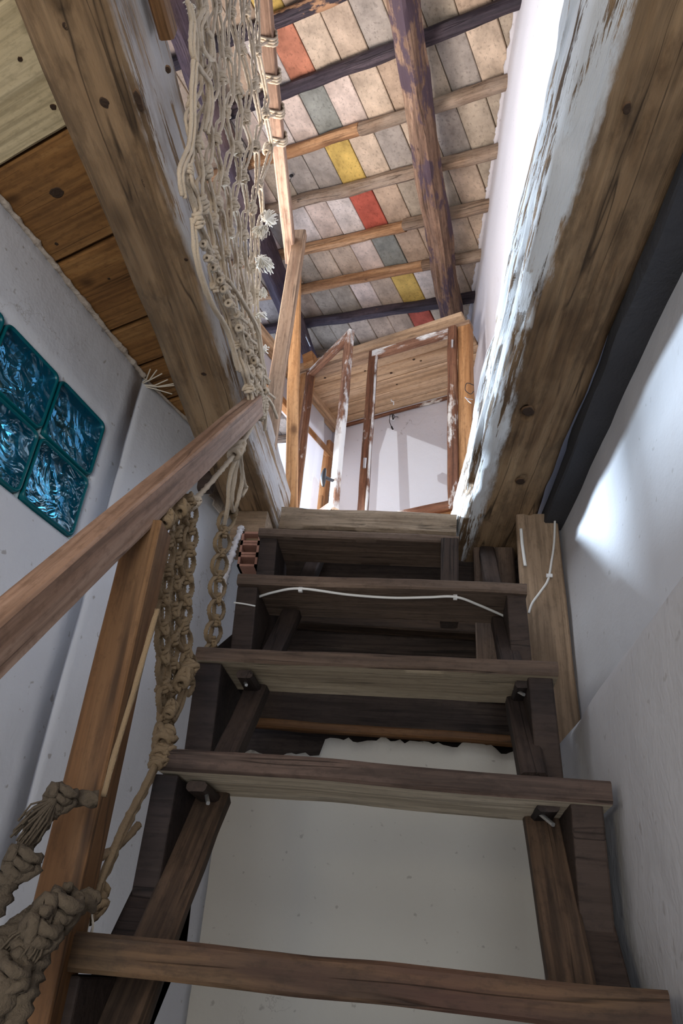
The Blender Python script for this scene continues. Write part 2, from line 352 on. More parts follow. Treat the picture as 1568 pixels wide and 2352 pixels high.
nt.links.new(tr.outputs[0], mx.inputs[1]); nt.links.new(gl.outputs[0], mx.inputs[2]); nt.links.new(mx.outputs[0], [x for x in nt.nodes if x.type == 'OUTPUT_MATERIAL'][0].inputs[0]); M['gfront'] = mg
M['grout'] = simple('pale_blue_grout', (.35, .45, .48), .8)
MA = Matrix(((uA.x, nA.x, 0, 0), (uA.y, nA.y, 0, 0), (0, 0, 1, 0), (0, 0, 0, 1)))  # local x along wall, y outwards to room
def rrect(wd, ht, r, n=5):
    out = []
    for cx, cy, a0 in ((wd/2-r, ht/2-r, 0), (-wd/2+r, ht/2-r, 90), (-wd/2+r, -ht/2+r, 180), (wd/2-r, -ht/2+r, 270)):
        for i in range(n+1):
            a = math.radians(a0+90*i/n); out.append((cx+r*math.cos(a), cy+r*math.sin(a)))
    return out
for i in range(NB):
    for j in range(2):
        c = A0-uA*(s_r+bw*(i+.5))+Vector((0, 0, z_t-bh*(j+.5)))
        Mx = MA.copy(); Mx.translation = c+nA*.006
        W, H = bw-.006, bh-.006
        rings = [(W, H, .010, -.045), (W, H, .014, 0), (W-.004, H-.004, .014, .003), (W-.010, H-.010, .014, .001), (W-.012, H-.012, .014, -.04)]
        V = []; Fc = []
        for (a, b2, r, y) in rings: V += [(p[0], y, p[1]) for p in rrect(a, b2, r)]
        n = 24
        for k in range(len(rings)-1):
            for q in range(n): Fc.append((k*n+q, k*n+(q+1) % n, (k+1)*n+(q+1) % n, (k+1)*n+q))
        bo = meshobj('glass_block', V, Fc, M['teal'], gb, smooth=True, mw=Mx); bo['label'] = 'square glass block with teal edges'
        for nm, y0, mt, tk in (('pane', -.001, 'gfront', .001), ('swirl_pane', -.026, 'gpane', .010)):
            pts = rrect(W-.013, H-.013, .014); V = [(p[0], y0, p[1]) for p in pts]+[(p[0], y0-tk, p[1]) for p in pts]
            Fc = [tuple(range(n)), tuple(reversed(range(n, 2*n)))]+[(q, q+n, (q+1) % n+n, (q+1) % n) for q in range(n)]
            pn = meshobj(nm, V, Fc, M[mt], None, mw=Mx); pn.parent = bo; pn.matrix_parent_inverse = Mx.inverted()
# grout cross lines
for i in range(NB+1):
    s = s_r+bw*i; p = A0-uA*s
    timber('grout_line', p+Vector((0, 0, z_t))-nA*.02, p+Vector((0, 0, z_t-2*bh))-nA*.02, .005, .04, up=nA, mat=M['grout'], parent=gb, nx=2, ns=2, rough=0, wob=0, corner=.0005)
timber('grout_line', A0-uA*s_r+Vector((0, 0, z_t-bh))-nA*.02, A0-uA*(s_r+bw*NB)+Vector((0, 0, z_t-bh))-nA*.02, .04, .005, mat=M['grout'], parent=gb, nx=2, ns=2, rough=0, wob=0, corner=.0005)
# dark panel added outside to darken the upper glass blocks
ev = meshobj('outside_dark_panel', [A0-uA*2.2-nA*.10+Vector((0, 0, 1.36)), A0+uA*.6-nA*.10+Vector((0, 0, 1.36)), A0+uA*.6-nA*.62+Vector((0, 0, 1.30)), A0-uA*2.2-nA*.62+Vector((0, 0, 1.30))], [(0, 1, 2, 3)], M['dark']); mdv = ev.modifiers.new('t', 'SOLIDIFY'); mdv.thickness = .04
tag(ev, 'added dark panel outside, showing as dark swirls through the upper glass blocks', 'panel')
# ------------------------------------------------------------------ left boarded ceiling (underside of the loft floor)
cb = thing('ceiling', None, None, (-.8, .9, ZC), kind='structure')
db1 = (at_z(170, 285, ZC)-at_z(0, 385, ZC)).normalized()     # board direction
db2 = (at_z(270, 540, ZC)-at_z(80, 630, ZC)).normalized(); dB = (db1+db2).normalized(); nBd = Vector((-dB.y, dB.x, 0))
if nBd.y < 0: nBd = -nBd
e1 = nBd.dot(at_z(85, 335, ZC)); e2 = nBd.dot(at_z(175, 585, ZC)); e3 = nBd.dot(at_z(278, 755, ZC))
edges = [e1-.9, e1-.66, e1-.44, e1-.2, e1, e2, e3, e3+.12, e3+.25, e3+.4]
for k in range(len(edges)-1):
    mid = (edges[k]+edges[k+1])/2; wd = edges[k+1]-edges[k]-.007
    t0 = dB.dot(Vector((-1.6, mid, 0)))
    a = nBd*mid; l, r = dB.dot(Vector((-1.45, 0, 0))), None
    # run each board from the left wall to just past the beam
    def xat(x): # point on board centre line with world x
        return a+dB*((x-a.x)/dB.x)
    off = {3: .0, 4: .0}.get(k, 0)
    x_l = (a+dB*((DA-.03-nA.dot(a))/nA.dot(dB))).x
    timber('plank', xat(x_l)+Vector((0, 0, ZC+.014-(.006 if k == 3 else 0))), xat(-.475)+Vector((0, 0, ZC+.014-(.006 if k == 3 else 0))), wd, .026, mat=M['board_pale'] if k == 3 else M['board'], parent=cb, nx=6, ns=2, rough=.001, wob=.001)
bk = meshobj('board_backing', [(-1.42, -1.5, ZC+.03), (-.46, -1.5, ZC+.03), (-.46, 2.0, ZC+.03), (-.60, 2.0, ZC+.03), (-.74, 1.37, ZC+.03)], [(0, 1, 2, 3, 4)], M['back'], cb)
# near landing behind the viewer closes the well overhead
nf = thing('ceiling', None, None, (-.1, -.6, ZC), kind='structure')
for k in range(9):
    timber('plank', (-.52, -1.42+.165*k, ZC+.014), (.32, -1.42+.165*k, ZC+.014), .16, .026, mat=M['board'], parent=nf, nx=4, ns=2)

# ragged plaster edge where boards meet left wall
def ragged(name, path, wr, mat, parent=None, seed=0, n=140):
    pts = smooth_path(path, .008); V = []; Fc = []; m = 8
    for i, p in enumerate(pts):
        t = (pts[min(i+1, len(pts)-1)]-pts[max(i-1, 0)]).normalized(); sd = t.cross(Vector((0, 0, 1))).normalized(); r = wr*(.6+.9*abs(fb(i*.13, seed, 0))+.5*abs(fb(i*.6, seed, 4)))
        for k in range(m):
            a = 2*math.pi*k/m; q = r*(1+.5*fb(i*.35, k*1.3, seed)); V.append(p+sd*math.cos(a)*q+Vector((0, 0, 1))*math.sin(a)*q*.6)
    for i in range(len(pts)-1):
        for k in range(m): Fc.append((i*m+k, i*m+(k+1) % m, (i+1)*m+(k+1) % m, (i+1)*m+k))
    o = meshobj(name, V, Fc, mat, parent, smooth=True); return tag(o, kind='structure') if parent is None else o
ragged('trim_1', [PA(.9, ZC-.004, .004), PA(.45, ZC-.004, .004), PA(.2, ZC-.004, .004), PA(0, ZC-.004, .004)], .009, M['rough'], seed=3)
ragged('trim_2', [A0+Vector((0, 0, ZC-.004)), A0+uB*LB*.5+Vector((0, 0, ZC-.004))], .005, M['rough'], seed=8)

# ------------------------------------------------------------------ great beams either side of the stair
def hewn(name, p0, p1, prof_w, prof_h, mat, parent=None, nx=220, ns=22, seed=0, bumpy=.006, groove=.006, knots=(), corner=.02, wob=.006, side_groove=None):
    Mx, L = frame(p0, p1, (0, 0, 1)); hw, hh = prof_w/2, prof_h/2; c = corner; prof = []
    for (a, b) in (((-hw+c, -hh), (hw-c, -hh)), ((hw-c*.3, -hh+c*.3), (hw, -hh+c)), ((hw, -hh+c), (hw, hh-c)), ((hw-c*.3, hh-c*.3), (hw-c, hh)), ((hw-c, hh), (-hw+c, hh)), ((-hw+c*.3, hh-c*.3), (-hw, hh-c)), ((-hw, hh-c), (-hw, -hh+c)), ((-hw+c*.3, -hh+c*.3), (-hw+c, -hh))):
        m = ns if abs(a[0]-b[0])+abs(a[1]-b[1]) > c*1.8 else 3
        for i in range(m-1):
            t = i/(m-1); prof.append((a[0]+(b[0]-a[0])*t, a[1]+(b[1]-a[1])*t))
    n = len(prof); V = []; Fc = []
    for i in range(nx+1):
        x = (i/nx-.5)*L; wy = wob*fb(x*2.2, seed, 0); wz = wob*fb(x*2.2, seed, 9)
        for (y, z) in prof:
            r = math.hypot(y, z); d = bumpy*fb(x*3+seed, y*14, z*14)
            gv = fb(x*2.5+seed*3, y*55, z*55, 4); gg = groove
            if side_groove and y > hw*.6: gg = side_groove
            d -= gg*max(0, gv-.05)*1.8
            for (kx, ky, kz, kr, kd) in knots:
                q = math.sqrt((x-kx)**2*.5+(y-ky)**2+(z-kz)**2)/kr
                if q < 3: d += kd*math.exp(-q*q)*(1+.6*math.cos(q*9))
            V.append((x, y+wy+d*y/r, z+wz+d*z/r))
    for i in range(nx):
        for j in range(n): Fc.append((i*n+j, (i+1)*n+j, (i+1)*n+(j+1) % n, i*n+(j+1) % n))
    Fc.append(tuple(range(n))); Fc.append(tuple(reversed([nx*n+j for j in range(n)])))
    return meshobj(name, V, Fc, mat, parent, smooth=True, mw=Mx)
# whitewashed side is a real coat on one face of the timber: it follows the local y coordinate, torn by noise
def painted_beam(name, axis_sign, edge, paint, base, amp=.05, edge_z=None):
    dark, mid, light = base
    m, nt, b = mat_new(name); tc = N(nt, 'ShaderNodeTexCoord'); v = tc.outputs['Object']
    g = nz(nt, v, 5, 8, .62, (.3, 2.4, 2.4), .8); f = nz(nt, v, 38, 5, .6, (.1, 2.4, 2.4))
    c = ramp(nt, g, [(.3, dark), (.48, mid), (.68, light)]); c = mixc(nt, math_(nt, 'MULTIPLY', ramp(nt, f, [(.36, (1, 1, 1)), (.55, (0, 0, 0))]), .6), c, tuple(x*.4 for x in dark))
    st = ramp(nt, nz(nt, v, 5, 3, .5), [(.42, (0, 0, 0)), (.6, (1, 1, 1))]); c = mixc(nt, math_(nt, 'MULTIPLY', st, .35), c, tuple(x*1.25 for x in light)); st2 = ramp(nt, nz(nt, v, 13, 7, .7, (.5, 1.3, 1.3)), [(.40, (1, 1, 1)), (.5, (0, 0, 0))]); c = mixc(nt, math_(nt, 'MULTIPLY', st2, .45), c, tuple(x*.6 for x in dark))
    mp = N(nt, 'ShaderNodeMapping'); mp.inputs['Scale'].default_value = (3, 7, 7); nt.links.new(v, mp.inputs[0]); vo = N(nt, 'ShaderNodeTexVoronoi', inp={'Scale': 1.0}); nt.links.new(mp.outputs[0], vo.inputs['Vector'])
    k = ramp(nt, vo.outputs['Distance'], [(.06, (1, 1, 1)), (.16, (0, 0, 0))]); c = mixc(nt, math_(nt, 'MULTIPLY', k, .8), c, tuple(x*.3 for x in dark))
    lk = math_(nt, 'ABSOLUTE', math_(nt, 'SUBTRACT', nz(nt, v, 6, 2, .5, (.12, 2.6, 2.6)), .5)); lkf = ramp(nt, lk, [(0, (1, 1, 1)), (.010, (0, 0, 0))]); lkm = ramp(nt, nz(nt, v, 5, 2, .5), [(.44, (0, 0, 0)), (.52, (1, 1, 1))]); c = mixc(nt, math_(nt, 'MULTIPLY', math_(nt, 'MULTIPLY', lkf, lkm), .85), c, tuple(x*.2 for x in dark))
    sx = N(nt, 'ShaderNodeSeparateXYZ'); nt.links.new(v, sx.inputs[0])
    y = math_(nt, 'MULTIPLY', sx.outputs[1], axis_sign)
    pn = nz(nt, v, 9, 8, .7, (.35, 1.4, 1.4)); y = math_(nt, 'ADD', y, math_(nt, 'MULTIPLY', math_(nt, 'SUBTRACT', pn, .5), amp*2))
    msk = ramp(nt, math_(nt, 'ADD', math_(nt, 'MULTIPLY', math_(nt, 'SUBTRACT', y, edge), 40), .5), [(.2, (0, 0, 0)), (.8, (1, 1, 1))])
    chn = nz(nt, v, 17, 9, .74, (.15, 2.4, 2.4)); chip = ramp(nt, chn, [(.45, (0, 0, 0)), (.48, (1, 1, 1))]); msk = math_(nt, 'MULTIPLY', msk, chip)
    c = mixc(nt, msk, c, mixc(nt, nz(nt, v, 8, 5, .6), paint, tuple(x*.82 for x in paint))); nt.links.new(c, b.inputs['Base Color']); b.inputs['Roughness'].default_value = .75
    bp = N(nt, 'ShaderNodeBump', inp={'Strength': .9, 'Distance': .010}); nt.links.new(math_(nt, 'ADD', chn, math_(nt, 'MULTIPLY', f, .6)), bp.inputs['Height']); nt.links.new(bp.outputs[0], b.inputs['Normal']); return m
M['beamL'] = painted_beam('beam_left_wood', -1, .060, (.62, .58, .56), ((.14, .085, .045), (.29, .18, .095), (.42, .28, .16)), .03)
M['beamR'] = painted_beam('beam_right_wood', 1, .058, (.90, .92, .94), ((.10, .058, .03), (.24, .145, .075), (.42, .285, .165)), .045)
# left beam: bottom z 1.05, from x -.55 to -.415
bl = hewn('ceiling_beam', (-.482, -1.4, 1.14), (-.489, 2.02, 1.14), .132, .19, M['beamL'], nx=420, ns=22, seed=4, bumpy=.004, groove=.003, corner=.012, wob=.005,
          knots=((.15-.31+.3, 0, -.09, .02, -.006), (.62, .02, -.09, .02, .004)))
tag(bl, 'long hewn brown beam on the left carrying the loft boards, whitewashed on its stair side', 'beam')
br0, br1 = Vector((.205+.085, -.9, 1.155)), Vector((.07+.078, 2.02, 1.155))
br = hewn('ceiling_beam', br0+Vector((.12, 0, 0)), br1, .2, .205, M['beamR'], nx=460, ns=26, seed=11, bumpy=.009, groove=.005, side_groove=.017, corner=.035, wob=.006,
          knots=((1.12, .07, -.02, .035, .012), (.75, .02, -.1, .02, -.010), (1.0, -.02, -.1, .018, -.006)))
tag(br, 'massive rough beam on the right with flaking white paint on its stair side', 'beam')
# near-black strip added between the right beam and the wall
t = timber('trim_3', (.432, .1, 1.05), (.322, 1.75, 1.05), .085, .05, mat=M['dark_strip'], nx=40, wob=.006, rough=.004); tag(t, kind='structure')
# header at the landing
hd = timber('landing_header', (-.423, 1.815, 1.082), (.062, 1.815, 1.064), .06, .068, mat=M['header'], nx=60, ns=7, rough=.004, wob=.004, corner=.008, groove=.003)
tag(hd, 'weathered grey brown timber edging the landing at the top of the stairs', 'beam')

# ------------------------------------------------------------------ staircase
st = thing('staircase', 'steep open staircase of worn brown treads on dark stained stringers', 'staircase', (-.09, .86, ZF))
TR = {1: (.858, .020, -.390, .221, .036, .15), 2: (1.053, .255, -.374, .232, .030, .155), 3: (1.218, .474, -.404, .204, .025, .155), 4: (1.428, .722, -.413, .190, .024, .165), 5: (1.583, .926, -.423, .060, .021, .135)}
XI = {1: -.345, 2: -.350, 3: -.356, 4: -.371, 5: -.377}
tilt = {1: -.010, 2: -.012, 3: -.010, 4: -.012, 5: -.018}
for k, (y, zt, xl, xr, th, dp) in TR.items():
    mt = {1: 'tread_worn', 2: 'tread_dark', 3: 'tread', 4: 'tread', 5: 'tread'}[k]
    a = Vector((xl, y+dp/2, zt-th/2+.002)); b = Vector((xr, y+dp/2, zt-th/2+tilt[k]+.004))
    o = timber('tread', a, b, dp, th, mat=M[mt], parent=st, nx=60, ns=8, rough=.0016, wob=.003, corner=.004, groove=.0012)
    if k == 1: o['label'] = 'lowest tread, worn brown with a reddish nosing'
    if k in (2, 3):   # pale undersides, the lower one's colour brightened where little light reaches
        me = o.data; me.materials.append(M['tread_bright' if k == 2 else 'tread_pale'])
        for p in me.polygons:
            if p.center.z < -th*.25 and abs(p.normal.z) > .93: p.material_index = 1
def stringer(xo, xi, flip, ks):
    pts = []
    ys = {k: TR[k][0]+.014 for k in TR}; zb = {k: TR[k][1]-TR[k][4] for k in TR}
    poly = []
    steps = [(ys[1]-.19, zb[1]-.24), (ys[1]-.38, zb[1]-.47), (ys[1]-.57, zb[1]-.70)]
    seq = [(ys[1]-.57, ZF)]
    seq += [(ys[1]-.57, zb[1]-.70), (ys[1]-.38, zb[1]-.70), (ys[1]-.38, zb[1]-.47), (ys[1]-.19, zb[1]-.47), (ys[1]-.19, zb[1]-.235), (ys[1], zb[1]-.235), (ys[1], zb[1])]
    for k in ks[1:]: seq += [(ys[k], TR[k-1][1]-TR[k-1][4]), (ys[k], zb[k])]
    last = ks[-1]
    seq += [(ys[last]+.13, zb[last]), (ys[last]+.16, zb[last]-.12)]
    # straight lower edge
    seq += [(1.205, .235), (1.045, .045), (1.045-.79, ZF)]
    n = len(seq); V = [(xo, a, b) for a, b in seq]+[(xi, a, b) for a, b in seq]
    Fc = [tuple(range(n)), tuple(reversed(range(n, 2*n)))]+[(i, i+n, (i+1) % n+n, (i+1) % n) for i in range(n)]
    o = meshobj('stringer', [(v[0], v[1], v[2]) for v in V], Fc, M['stringer'], st)
    bv = o.modifiers.new('worn_edges', 'BEVEL'); bv.width = .003; bv.segments = 2; bv.limit_method = 'ANGLE'
    return o
def stringer_seg(xo, xi, k):    # sawtooth blocks drift slightly from tread to tread, so each is its own upright
    pass
stringer(-.382, -.347, 0, [1, 2]); stringer(.222, .181, 1, [1, 2])
def upper_string(xo, xi, xo2, xi2, ks, y_end):
    ys = {k: TR[k][0]+.014 for k in TR}; zb = {k: TR[k][1]-TR[k][4] for k in TR}
    seq = [(ys[ks[0]], TR[ks[0]-1][1]-TR[ks[0]-1][4]-.0), (ys[ks[0]], zb[ks[0]])]
    for k in ks[1:]: seq += [(ys[k], zb[k-1]), (ys[k], zb[k])]
    l = ks[-1]; seq += [(ys[l]+.15, zb[l]), (ys[l]+.17, zb[l]-.1)]
    f = ks[0]; seq += [(ys[f]+.17, zb[f]-.03), (ys[f]+.02, zb[f]-.22)]
    n = len(seq); z0, z1 = seq[0][1], zb[l]
    def xl(a, b, z): return a+(b-a)*(z-z0)/(z1-z0)
    V = [(xl(xo, xo2, b), a, b) for a, b in seq]+[(xl(xi, xi2, b), a, b) for a, b in seq]
    Fc = [tuple(range(n)), tuple(reversed(range(n, 2*n)))]+[(i, i+n, (i+1) % n+n, (i+1) % n) for i in range(n)]
    o = meshobj('stringer', V, Fc, M['stringer'], st); bv = o.modifiers.new('worn_edges', 'BEVEL'); bv.width = .003; bv.segments = 2; bv.limit_method = 'ANGLE'; return o
upper_string(-.396, -.350, -.421, -.378, [3, 4, 5], 0)
upper_string(.204, .163, .188, .150, [3, 4], 0)
o = timber('stringer', (.038, 1.605, .902), (.038, 1.615, .70), .04, .06, up=(0, 1, 0), mat=M['stringer'], parent=st, nx=4)
# inner battens
for sgn, x in ((-1, -.325), (1, .157)):
    timber('batten', (x, 1.19, .222), (x, .36, -.80), .05, .028, up=(0, -.77, .64), mat=M['cleat'], parent=st, nx=20, ns=3, rough=.002)
    timber('cleat', (x, 1.09, .216), (x, 1.17, .216), .03, .014, mat=M['stringer'], parent=st, nx=3)
    timber('cleat', (x-.004*sgn, 1.25, .438), (x-.004*sgn, 1.35, .438), .03, .014, mat=M['stringer'], parent=st, nx=3)
    timber('batten', (x-.004*sgn, 1.20, .27), (x-.012*sgn, 1.86, 1.02), .04, .035, up=(0, -.77, .64), mat=M['stringer'], parent=st, nx=20, ns=3)
for (x, y, z) in ((-.318, 1.12, .205), (.148, 1.12, .203), (-.33, 1.29, .43), (.14, 1.29, .432)):
    timber('nail', (x, y-.002, z+.008), (x+.012, y-.03, z-.010), .005, .005, mat=M['metal'], parent=st, nx=2, ns=2, corner=.001, rough=0)

# post under right beam, block and board at left
pp = timber('support_board', (.262, 1.72, 1.052), (.278, 1.72, .30), .105, .022, up=(0, 1, 0), mat=M['ply'], nx=16, ns=4)
tag(pp, 'pale pine board standing under the right beam beside the stairs', 'board')
rb = timber('support_board', (.165, 1.90, 1.05), (.17, 1.90, .62), .11, .03, up=(0, 1, 0), mat=M['tread'], nx=8); tag(rb, 'reddish brown board behind the pale one, closing the gap under the beam', 'board')
wb = timber('wooden_block', (-.528, 1.74, .992), (-.438, 1.74, .990), .09, .105, mat=M['ply'], nx=6, ns=3, rough=.003); tag(wb, 'short pinkish wood block packed under the far end of the left beam', 'block')
lb = timber('lintel_end', at_y(452, 1092, 1.52)+Vector((0, .03, 0)), at_y(482, 1092, 1.52)+Vector((0, .03, 0)), .03, .055, mat=M['dark'], nx=4); tag(lb, 'small dark stub of timber under the left beam above the lower handrail', 'timber')
# exposed hollow brick at the broken wall end
bo_ = at_y(578, 1270, 1.70)
hb = thing('brick_stub', 'broken end of the left wall showing red hollow bricks beside the stairs', 'brickwork', tuple(bo_))
def hollow(c, wd, ht, dp):
    parts = []; x0, x1, z0, z1 = -wd/2, wd/2, -ht/2, ht/2; tk = .006
    def bx(a, b, c2, d): 
        V = [(x, y, z) for x in (a, b) for y in (-dp/2, dp/2) for z in (c2, d)]
        return V, [(0, 1, 3, 2), (4, 6, 7, 5), (0, 4, 5, 1), (2, 3, 7, 6), (0, 2, 6, 4), (1, 5, 7, 3)]
    for a in (x0, x1-tk): parts.append(bx(a, a+tk, z0, z1))
    for z in (z0, z1-tk): parts.append(bx(x0, x1, z, z+tk))
    V, Fc = merge(parts); o = meshobj('brick', [Vector(v)+c for v in V], Fc, M['brick'], hb); return o
for i in range(3): hollow(bo_+Vector((.012*0, .0, .030-i*.034)), .05, .032, .06)
V_, F_ = tube_data(smooth_path([bo_+Vector((-.028, -.03, .06)), bo_+Vector((-.036, -.03, .02)), bo_+Vector((-.046, -.03, -.05)), bo_+Vector((-.052, -.03, -.16))], .004), .008, 7, fuzz=.45)
meshobj('plaster_edge', V_, F_, M['wallU'], hb, smooth=True)

# ------------------------------------------------------------------ sloping tiled roof
na = Vector((.2582, .0101, .966)).normalized()
def vdir(x, y): return Vector(RW @ np.array([x-CX, y-CY, F])).normalized()
la = vdir(-1870, 1142); la = (la-na*la.dot(na)).normalized(); tb = na.cross(la); tb = tb if tb.y > 0 else -tb
DR = 2.7
def onroof(px, py, d=DR): return at_plane(px, py, na, d)
def S(p): return p.dot(tb)
def T_(p): return p.dot(la)
def RP(s, t, d=DR): return na*d+tb*s+la*t
roof = thing('ceiling', None, None, tuple(RP(1.2, 1.8)), kind='structure')
# rafters: (left px, right px, radius, material)
RF = [(((619, 51), (740, 2)), 'lath_dark'), (((641, 213), (890, 113)), 'lath_dark'), (((657, 348), (925, 262)), 'lath'), (((675, 465), (900, 407)), 'lath_old'),
      (((705, 568), (970, 503)), 'lath'), (((695, 660), (986, 604)), 'lath'), (((715, 738), (1003, 693)), 'lath_dark')]
cs = []
for (a, b), m in RF: cs.append((S(onroof(*a, DR-.02)), T_(onroof(*a, DR-.02)), S(onroof(*b, DR-.02)), T_(onroof(*b, DR-.02)), m))
sc_c = [(c[0]+c[2])/2 for c in cs]
sp = (sc_c[-1]-sc_c[0])/(len(sc_c)-1)
lines = [sc_c[0]-sp*i for i in (2, 1)]+sc_c+[sc_c[-1]+sp*i for i in (1, 2, 3, 4)]
for c in cs:
    k = (c[2]-c[0])/(c[3]-c[1])
    f = lambda t, c=c, k=k: c[0]+k*(t-c[1])*.6
    if c[4] == 'lath':    # fresh pine up to the middle purlin, older wood beyond
        tm = 1.60; timber('rafter', RP(f(3.35), 3.35, DR-.030), RP(f(tm), tm, DR-.030), .046, .05, up=na, mat=M['lath'], parent=roof, nx=50, ns=5, rough=.004, wob=.006, corner=.012, round_=.5)
        timber('rafter', RP(f(tm), tm, DR-.030), RP(f(.75), .75, DR-.030), .046, .05, up=na, mat=M['lath_old'], parent=roof, nx=40, ns=5, rough=.005, wob=.006, corner=.012, round_=.5)
    else: timber('rafter', RP(f(3.35), 3.35, DR-.030), RP(f(.75), .75, DR-.030), .05, .052, up=na, mat=M[c[4]], parent=roof, nx=80, ns=5, rough=.005, wob=.006, corner=.012, round_=.45)
for s in lines[:2]+lines[-4:]: timber('rafter', RP(s, 3.35, DR-.030), RP(s, .75, DR-.030), .048, .05, up=na, mat=M['lath_old'], parent=roof, nx=30, ns=5, rough=.004, wob=.004, corner=.012, round_=.45)
# tiles
special = {}
def cell(px, py):
    p = onroof(px, py); s, t = S(p), T_(p); i = max(j for j in range(len(lines)) if lines[j] <= s); return i, math.floor((t-1.69)/.118)
for px, py, c in ((675, 115, 'rust'), (640, 12, 'ochre'), (740, 240, 'slate'), (790, 370, 'ochre'), (845, 480, 'red'), (895, 575, 'slate'), (940, 650, 'ochre'), (985, 730, 'red'), (700, 510, 'pale'), (745, 390, 'pink'),
                  (755, 490, 'pink'), (800, 490, 'pale'), (835, 590, 'pink'), (645, 190, 'pale'), (660, 300, 'pale'), (900, 340, 'grey'), (700, 400, 'grey'), (1040, 165, 'grey'), (1030, 300, 'grey'), (820, 40, 'grey'), (850, 350, 'sand'), (985, 655, 'pale'),
                  (690, 250, 'pink'), (790, 225, 'pink'), (830, 200, 'sand'), (710, 385, 'grey'), (735, 680, 'dim'), (610, 560, 'pink'), (600, 660, 'sand'), (610, 745, 'pink'), (690, 100, 'rust'), (720, 620, 'dim'), (780, 110, 'beige'), (740, 85, 'sand')):
    special[cell(px, py)] = c
tw, gap = .118, .003
tmesh = []
for v in range(5):
    bm = bmesh.new(); bmesh.ops.create_cube(bm, size=1)
    for q in bm.verts: q.co = Vector((q.co.x*(sp-.004), q.co.y*(tw-gap-random.random()*.0015), q.co.z*.018))
    bmesh.ops.bevel(bm, geom=bm.edges[:], offset=.0025, segments=1, affect='EDGES')
    me = bpy.data.meshes.new('tile'); bm.to_mesh(me); bm.free(); me.materials.append(TM['beige']); tmesh.append(me)
pool = ['beige']*5+['sand']*4+['clay']*3+['dim']*2+['grey', 'pink']
rng = random.Random(3)
for i in range(len(lines)-1):
    off = rng.uniform(-.004, .004)
    for k in range(-7, 14):
        s = (lines[i]+lines[i+1])/2; t = 1.69+tw*(k+.5)+off
        if abs(sp-(lines[i+1]-lines[i])) > .5: continue
        o = bpy.data.objects.new('tile', tmesh[rng.randrange(5)]); p = RP(s, t, DR+.012+rng.uniform(-.002, .002))
        ra = rng.uniform(-.006, .006); x, y = (tb+la*ra).normalized(), None; z = na; y = z.cross(x)
        sx = (lines[i+1]-lines[i])/sp
        o.matrix_world = Matrix(((x.x*sx, y.x, z.x, p.x), (x.y*sx, y.y, z.y, p.y), (x.z*sx, y.z, z.z, p.z), (0, 0, 0, 1)))
        link(o, roof); o.material_slots[0].link = 'OBJECT'
        c = special.get((i, k)) or rng.choice(pool if k > 0 else ['dim', 'beige', 'clay', 'sand'])
        o.material_slots[0].material = TM[c]
Pc = [RP(-1.2, -.6, DR+.03), RP(3.05, -.6, DR+.03), RP(3.05, 3.4, DR+.03), RP(-1.2, 3.4, DR+.03)]
meshobj('roof_backing', Pc, [(0, 1, 2, 3)], M['back'], roof)
# purlins
def along(pa, pb, d, e0, e1):
    a, b = onroof(*pa, d), onroof(*pb, d); v = b-a; return a-v*e0, b+v*e1
a, b = along((926, 0), (1037, 740), DR-.125, .9, .12)
pc = timber('roof_purlin', a, b, .075, .10, up=(.55, 0, 1), mat=M['purlin'], nx=140, ns=8, rough=.005, wob=.008, corner=.009, groove=.004); tag(pc, 'brown and dark hewn purlin running down the middle of the tiled roof', 'beam')
a, b = along((480, 230), (690, 790), DR-.13, .5, .35)
pl = timber('roof_purlin', a, b, .075, .10, up=(.75, 0, 1), mat=M['purlin_dark'], nx=140, ns=8, rough=.005, wob=.008, corner=.009, groove=.004); tag(pl, 'near black purlin under the roof tiles seen behind the rope net', 'beam')
nl = thing('hanging_nail', 'small dark nail with a loose thread in the tiled roof near the rail', 'nail', tuple(onroof(671, 403, DR-.01)))
q = onroof(671, 403, DR-.012); timber('shank', q, q+Vector((-.006, -.006, -.012)), .012, .012, mat=M['black'], parent=nl, nx=2, ns=3)
V_, F_ = tube_data(smooth_path([q, onroof(664, 420, DR-.03), onroof(661, 440, DR-.04)], .01), .0012, 5); meshobj('thread', V_, F_, M['black'], nl)

# ------------------------------------------------------------------ loft walls
d1 = Vector((-.923, .384, 0)); fwn = Vector((.384, .923, 0)); FW = Vector((.043, 2.736, 0)); FD = fwn.dot(FW); FC = Vector((-.500, 2.955, 0)); FC = FC-fwn*(fwn.dot(FC)-FD)
grid_wall('wall_far', lin(-.7, FC.dot(d1)-FW.dot(d1), 24), lin(1.0, 2.33, 30), lambda s, z: FW+d1*s+Vector((0, 0, z))+fwn*(.004*fb(s*4, z*4, 12)), M['wallU'], -.05)
# window wall on the left of the loft
wx = -fwn
s0 = 0.0
wz = (1.18, 2.17)
def PW(s, z, off=0): return FC+wx*s+Vector((0, 0, z))-d1*0+Vector((off, 0, 0))
def win_wall(name, holes, smax, z0, z1):
    ss = sorted(set(lin(0, smax, 50)+[h[0] for h in holes]+[h[1] for h in holes])); zs = sorted(set(lin(z0, z1, 30)+[h[2] for h in holes]+[h[3] for h in holes])); n = len(ss)
    V = [PW(s, z) for z in zs for s in ss]; Fc = []
    for j in range(len(zs)-1):
        for i in range(n-1):
            a, b = (ss[i]+ss[i+1])/2, (zs[j]+zs[j+1])/2
            if any(h[0] < a < h[1] and h[2] < b < h[3] for h in holes): continue
            Fc.append((j*n+i, (j+1)*n+i, (j+1)*n+i+1, j*n+i+1))
    o = meshobj(name, V, Fc, M['wallU'], None); tag(o, kind='structure'); m = o.modifiers.new('thickness', 'SOLIDIFY'); m.thickness = .06; m.offset = -1
HW = (.035, .98, 1.0+.3, 2.16)
HS = (1.55, 2.15, 2.3, 2.9)
win_wall('wall_loft_left', [HW], 1.05, 1.0, 2.30)
